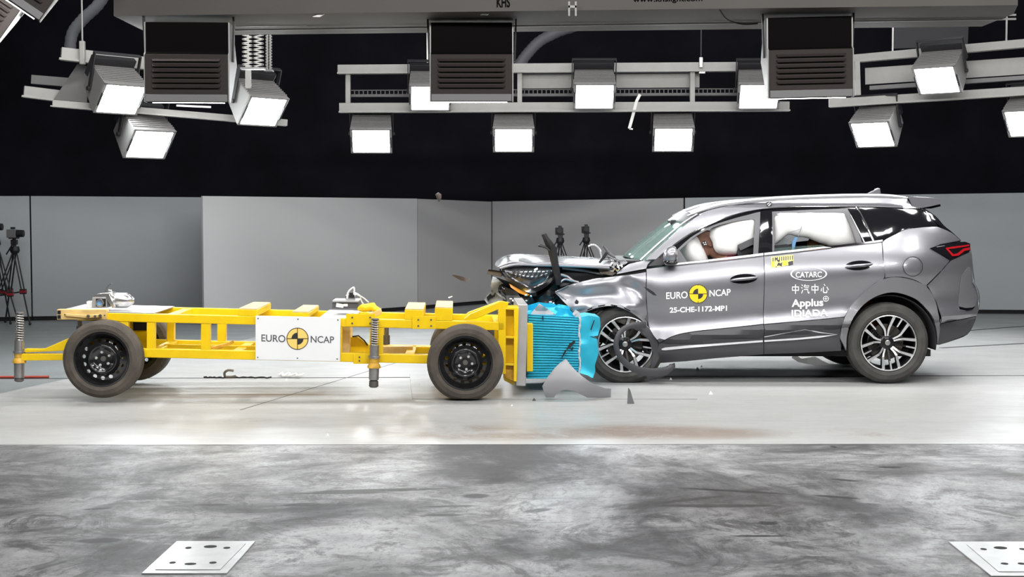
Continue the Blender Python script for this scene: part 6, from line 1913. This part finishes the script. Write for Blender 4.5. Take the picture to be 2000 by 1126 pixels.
# ------------------------------------------------------------------ camera tripods
def tripod(label, head, apex, feet, Y, s, lens=1, red=False, knee=0.55, group='camera tripods'):
    """head / apex are pixels at distance Y; feet = (px, dy) on the floor."""
    ap = P(apex[0], apex[1], Y)
    hd = P(head[0], head[1], Y)
    root = thing('camera_tripod', label, 'tripod', Vector((ap.x, Y, 0)), group)
    fr = Matrix.Translation(-root.location)
    for px, dy in feet:
        x = (px - 1000) / F * (Y + dy)
        ft = Vector((x, Y + dy, 0.0))
        kn = ap.lerp(ft, knee)
        sd = Vector((0.018 * s, 0, 0))
        lg = MB().tube([ap + sd, kn + sd], 0.009 * s, 8).tube([ap - sd, kn - sd], 0.009 * s, 8)
        lg.box(kn, (0.07 * s, 0.05 * s, 0.06 * s))
        lg.tube([kn, ft + Vector((0, 0, 0.02))], 0.010 * s, 8)
        leg = lg.build('leg', 'tripod_black', root, fr)
        MB().box(kn, (0.074 * s, 0.054 * s, 0.03 * s)).build('leg_clamp', 'tripod_red' if red else 'tripod_black', leg, fr)
        MB().sphere(ft + Vector((0, 0, 0.018)), 0.018 * s, 8, 6).build('foot', 'tripod_black', leg, fr)
    mid = [ap.lerp(Vector(((px - 1000) / F * (Y + dy), Y + dy, 0)), knee) for px, dy in feet]
    sp_ = MB()
    c = sum(mid, Vector()) / 3 - Vector((0, 0, 0.03))
    for q in mid: sp_.tube([c, q], 0.008 * s, 6)
    sp_.build('spreader', 'tripod_black', root, fr)
    MB().lathe([(0.001, 0.05), (0.05, 0.05), (0.06, 0.0), (0.045, -0.03), (0.001, -0.03)], Matrix.Translation(ap) @ Matrix.Scale(s, 4), 16).build('crown', 'tripod_black', root, fr)
    MB().tube([ap, ap.lerp(hd, 0.85)], 0.022 * s, 10).box(ap.lerp(hd, 0.55), (0.07 * s, 0.06 * s, 0.06 * s)).box(ap.lerp(hd, 0.82), (0.11 * s, 0.08 * s, 0.02 * s)).build('pan_head', 'tripod_black', root, fr, bevel=0.003)
    MB().tube([ap.lerp(hd, 0.6), ap.lerp(hd, 0.45) + Vector((-0.10, 0, -0.13)) * s], 0.009 * s, 8).build('pan_handle', 'tripod_black', root, fr)
    cb = MB().box(hd + Vector((-0.02, 0, 0.02)) * s, (0.11 * s, 0.09 * s, 0.10 * s)).build('camera_body', 'camera_grey' if lens else 'tripod_black', root, fr, bevel=0.006)
    if lens:
        MB().lathe([(0.001, 0.10), (0.042, 0.10), (0.045, 0.04), (0.038, 0.0), (0.001, 0.0)], Matrix.Translation(hd + Vector((0.02, 0, 0.02)) * s) @ Matrix.Rotation(R(90), 4, 'Y') @ Matrix.Scale(s, 4), 20).build('camera_lens', 'tripod_black', cb, fr)
    else:
        MB().lathe([(0.001, 0.08), (0.036, 0.08), (0.04, 0.0), (0.001, 0.0)], Matrix.Translation(hd + Vector((-0.02, -0.03, 0.03)) * s) @ Matrix.Rotation(R(90), 4, 'X') @ Matrix.Scale(s, 4), 18).build('camera_lens', 'tripod_black', cb, fr)
    MB().box(hd + Vector((-0.01, 0, 0.085)) * s, (0.05 * s, 0.03 * s, 0.025 * s)).build('camera_grip', 'tripod_black', cb, fr)
    return root


TY = 19.9
tripod('black camera tripod by the picture edge carrying a camera whose lens points to the trolley', (27, 459), (29, 489), ((56, -0.1), (-28, -0.1), (8, 0.35)), TY, 1.15, 1, True)
tripod('black tripod at the picture edge of which only slanting legs are seen', (-14, 446), (-8, 476), ((36, -0.25), (-52, 0.0), (18, 0.4)), TY - 0.35, 1.1, 1, True, 0.6)
tripod('small black camera tripod behind the bonnet, nearer the torn black strip', (1095, 454), (1094, 471), ((1052, -0.2), (1148, -0.2), (1092, 0.3)), 21.1, 1.05, 0)
tripod('small black camera tripod behind the bonnet, nearer the windscreen', (1146, 451), (1145, 470), ((1102, -0.2), (1202, -0.2), (1140, 0.4)), 22.0, 1.05, 0)

# ------------------------------------------------------------------ debris
def single(mb, name, m, label, cat, group=None, smooth=40):
    o = mb.build(name, m, smooth=smooth)
    return tag(o, label, cat, group)


gy = G(1120, 778).y
bp = v2(cr([(1105, 702), (1088, 715), (1070, 737), (1059, 755)], 4)) + [(1062, 766), (1066, 777.5), (1082, 777.5)] + v2(cr([(1084, 774), (1096, 764), (1112, 763), (1130, 769), (1147, 777.5)], 4)) + [(1170, 777.8), (1193, 777.5), (1193.5, 760)] + v2(cr([(1181, 759), (1157, 750), (1130, 730), (1114, 713), (1106, 702)], 4))[:-1]
mb = flat_piece(bp, gy, 0.008, surf=lambda x, z: 0.9 * (x + 0.02) ** 2 - 0.14 * math.sin(max(0, min(1, (z + 0.15) / 0.4)) * math.pi), amp=0.02, freq=5, seed=3.0, grid=0.025, tilt=(0.1, 0.55))
mz = min(v.z for v in mb.v)
for v in mb.v: v.z -= mz - 0.002
single(mb, 'torn_bumper_corner', 'flange', 'grey curved torn bumper corner lying below the blue barrier', 'debris', smooth=60)
gy2 = G(1232, 789).y
mb = flat_piece([(1227, 757), (1231, 762), (1235, 776), (1239, 788.5), (1225, 788.5), (1226, 770)], gy2, 0.006, amp=0.03, tilt=(0.2, -0.3), grid=0.02)
mz = min(v.z for v in mb.v)
for v in mb.v: v.z -= mz - 0.002
single(mb, 'splinter', 'paint_satin', 'pointed grey splinter standing on the floor below the front wheel', 'debris', smooth=60)
single(flat_piece([(882, 537), (887, 536), (908, 541), (914, 544), (919, 545), (914, 547), (910, 550), (900, 547), (890, 542)], 12.7, 0.012, amp=0.04, freq=9, grid=0.02), 'flying_fragment', 'brown_debris', 'dark elongated fragment flying above the trolley head', 'debris', 'flying fragments')
mb = cushion([(850, 379), (856, 375), (862, 379), (862, 388), (857, 394), (854, 389)], 12.6, 0.03, 0.03, 0.012, 0.02)
single(mb, 'flying_fragment', 'brown_debris', 'small brown lump flying high above the yellow trolley', 'debris', 'flying fragments')
single(flat_piece([(1257, 560), (1266, 563), (1277, 570), (1283, 577), (1276, 576), (1266, 569)], CY0 - 0.12, 0.010, amp=0.01, grid=0.02), 'flying_fragment', 'black_plastic', 'thin dark splinter flying before the front door edge', 'debris', 'flying fragments')
single(flat_piece([(1183, 491), (1188, 494), (1181, 505), (1172, 514), (1169, 512), (1177, 500)], CY0 - 0.08, 0.010, amp=0.01, grid=0.02), 'flying_fragment', 'black_plastic', 'dark stick-like splinter flying above the bonnet', 'debris', 'flying fragments')
single(flat_piece([(875, 580), (883, 577.5), (884, 579), (877, 582)], 12.6, 0.006, grid=0.02), 'flying_fragment', 'white_plastic', 'tiny white chip flying above the trolley head', 'debris', 'flying fragments')
# bits on the track behind the trolley
g = G(446, 738)
hk = MB().tube(cr([g + Vector((-0.03, 0, 0.012)), g + Vector((-0.035, 0, 0.05)), g + Vector((0.0, 0, 0.075)), g + Vector((0.05, 0, 0.07))], 5), 0.012, 8).tube([g + Vector((-0.03, 0, 0.012)), g + Vector((0.03, 0.0, 0.012)), g + Vector((0.07, 0, 0.02))], 0.012, 8)
single(hk, 'tow_hook', 'brake_steel', 'brown steel tow hook lying on the floor below the trolley frame', 'hook')
for (xa, xb, yy, m, lab) in ((398, 440, 738, 'slot_dark', 'dark strap end lying on the floor beside the tow hook'), (452, 530, 738, 'slot_dark', 'longer dark strap lying on the floor below the white sign')):
    a, b = G(xa, yy), G(xb, yy + 0.5)
    pts = [a.lerp(b, i / 10) + Vector((0, 0.02 * math.sin(i * 1.9), 0.009 + 0.004 * math.sin(i * 2.7))) for i in range(11)]
    single(MB().tube(pts, 0.007, 8), 'strap', m, lab, 'strap')
a, b = G(545, 735), G(590, 737)
pts = [a.lerp(b, i / 12) + Vector((0, 0.10 * math.sin(i * 1.7), 0.015 + 0.014 * abs(math.sin(i * 1.1)))) for i in range(13)]
single(MB().tube(cr(pts, 3), 0.009, 8), 'loose_cable', 'white_plastic', 'white crumpled cable lying on the floor below the white sign', 'cable')
single(MB().tube([G(-60, 738.5) + Vector((0, 0, 0.012)), G(40, 738.5) + Vector((0, 0, 0.012)), G(96, 737.8) + Vector((0, 0, 0.012))], 0.012, 8), 'floor_cable', 'red_cable', 'dull red cable lying in the floor slot at the picture edge', 'cable')
for x, y, s in ((1388, 769, 0.018), (1362, 722, 0.02), (1370, 716, 0.012), (640, 850, 0.012), (1043, 782, 0.016), (1310, 741, 0.014), (1000, 792, 0.010), (820, 752, 0.012), (560, 742, 0.012)):
    g = G(x, y)
    mb = MB().add([g + Vector((-s, -s, 0)), g + Vector((s, -s * 0.6, 0)), g + Vector((s * 0.3, s, 0)), g + Vector((0, 0, s * 1.6))], [(0, 1, 2), (0, 1, 3), (1, 2, 3), (2, 0, 3)])
    single(mb, 'chip', 'white_plastic' if (x % 2 == 0) else 'brown_debris', 'tiny chip of broken trim lying on the pale track floor', 'debris', 'chips on the track')
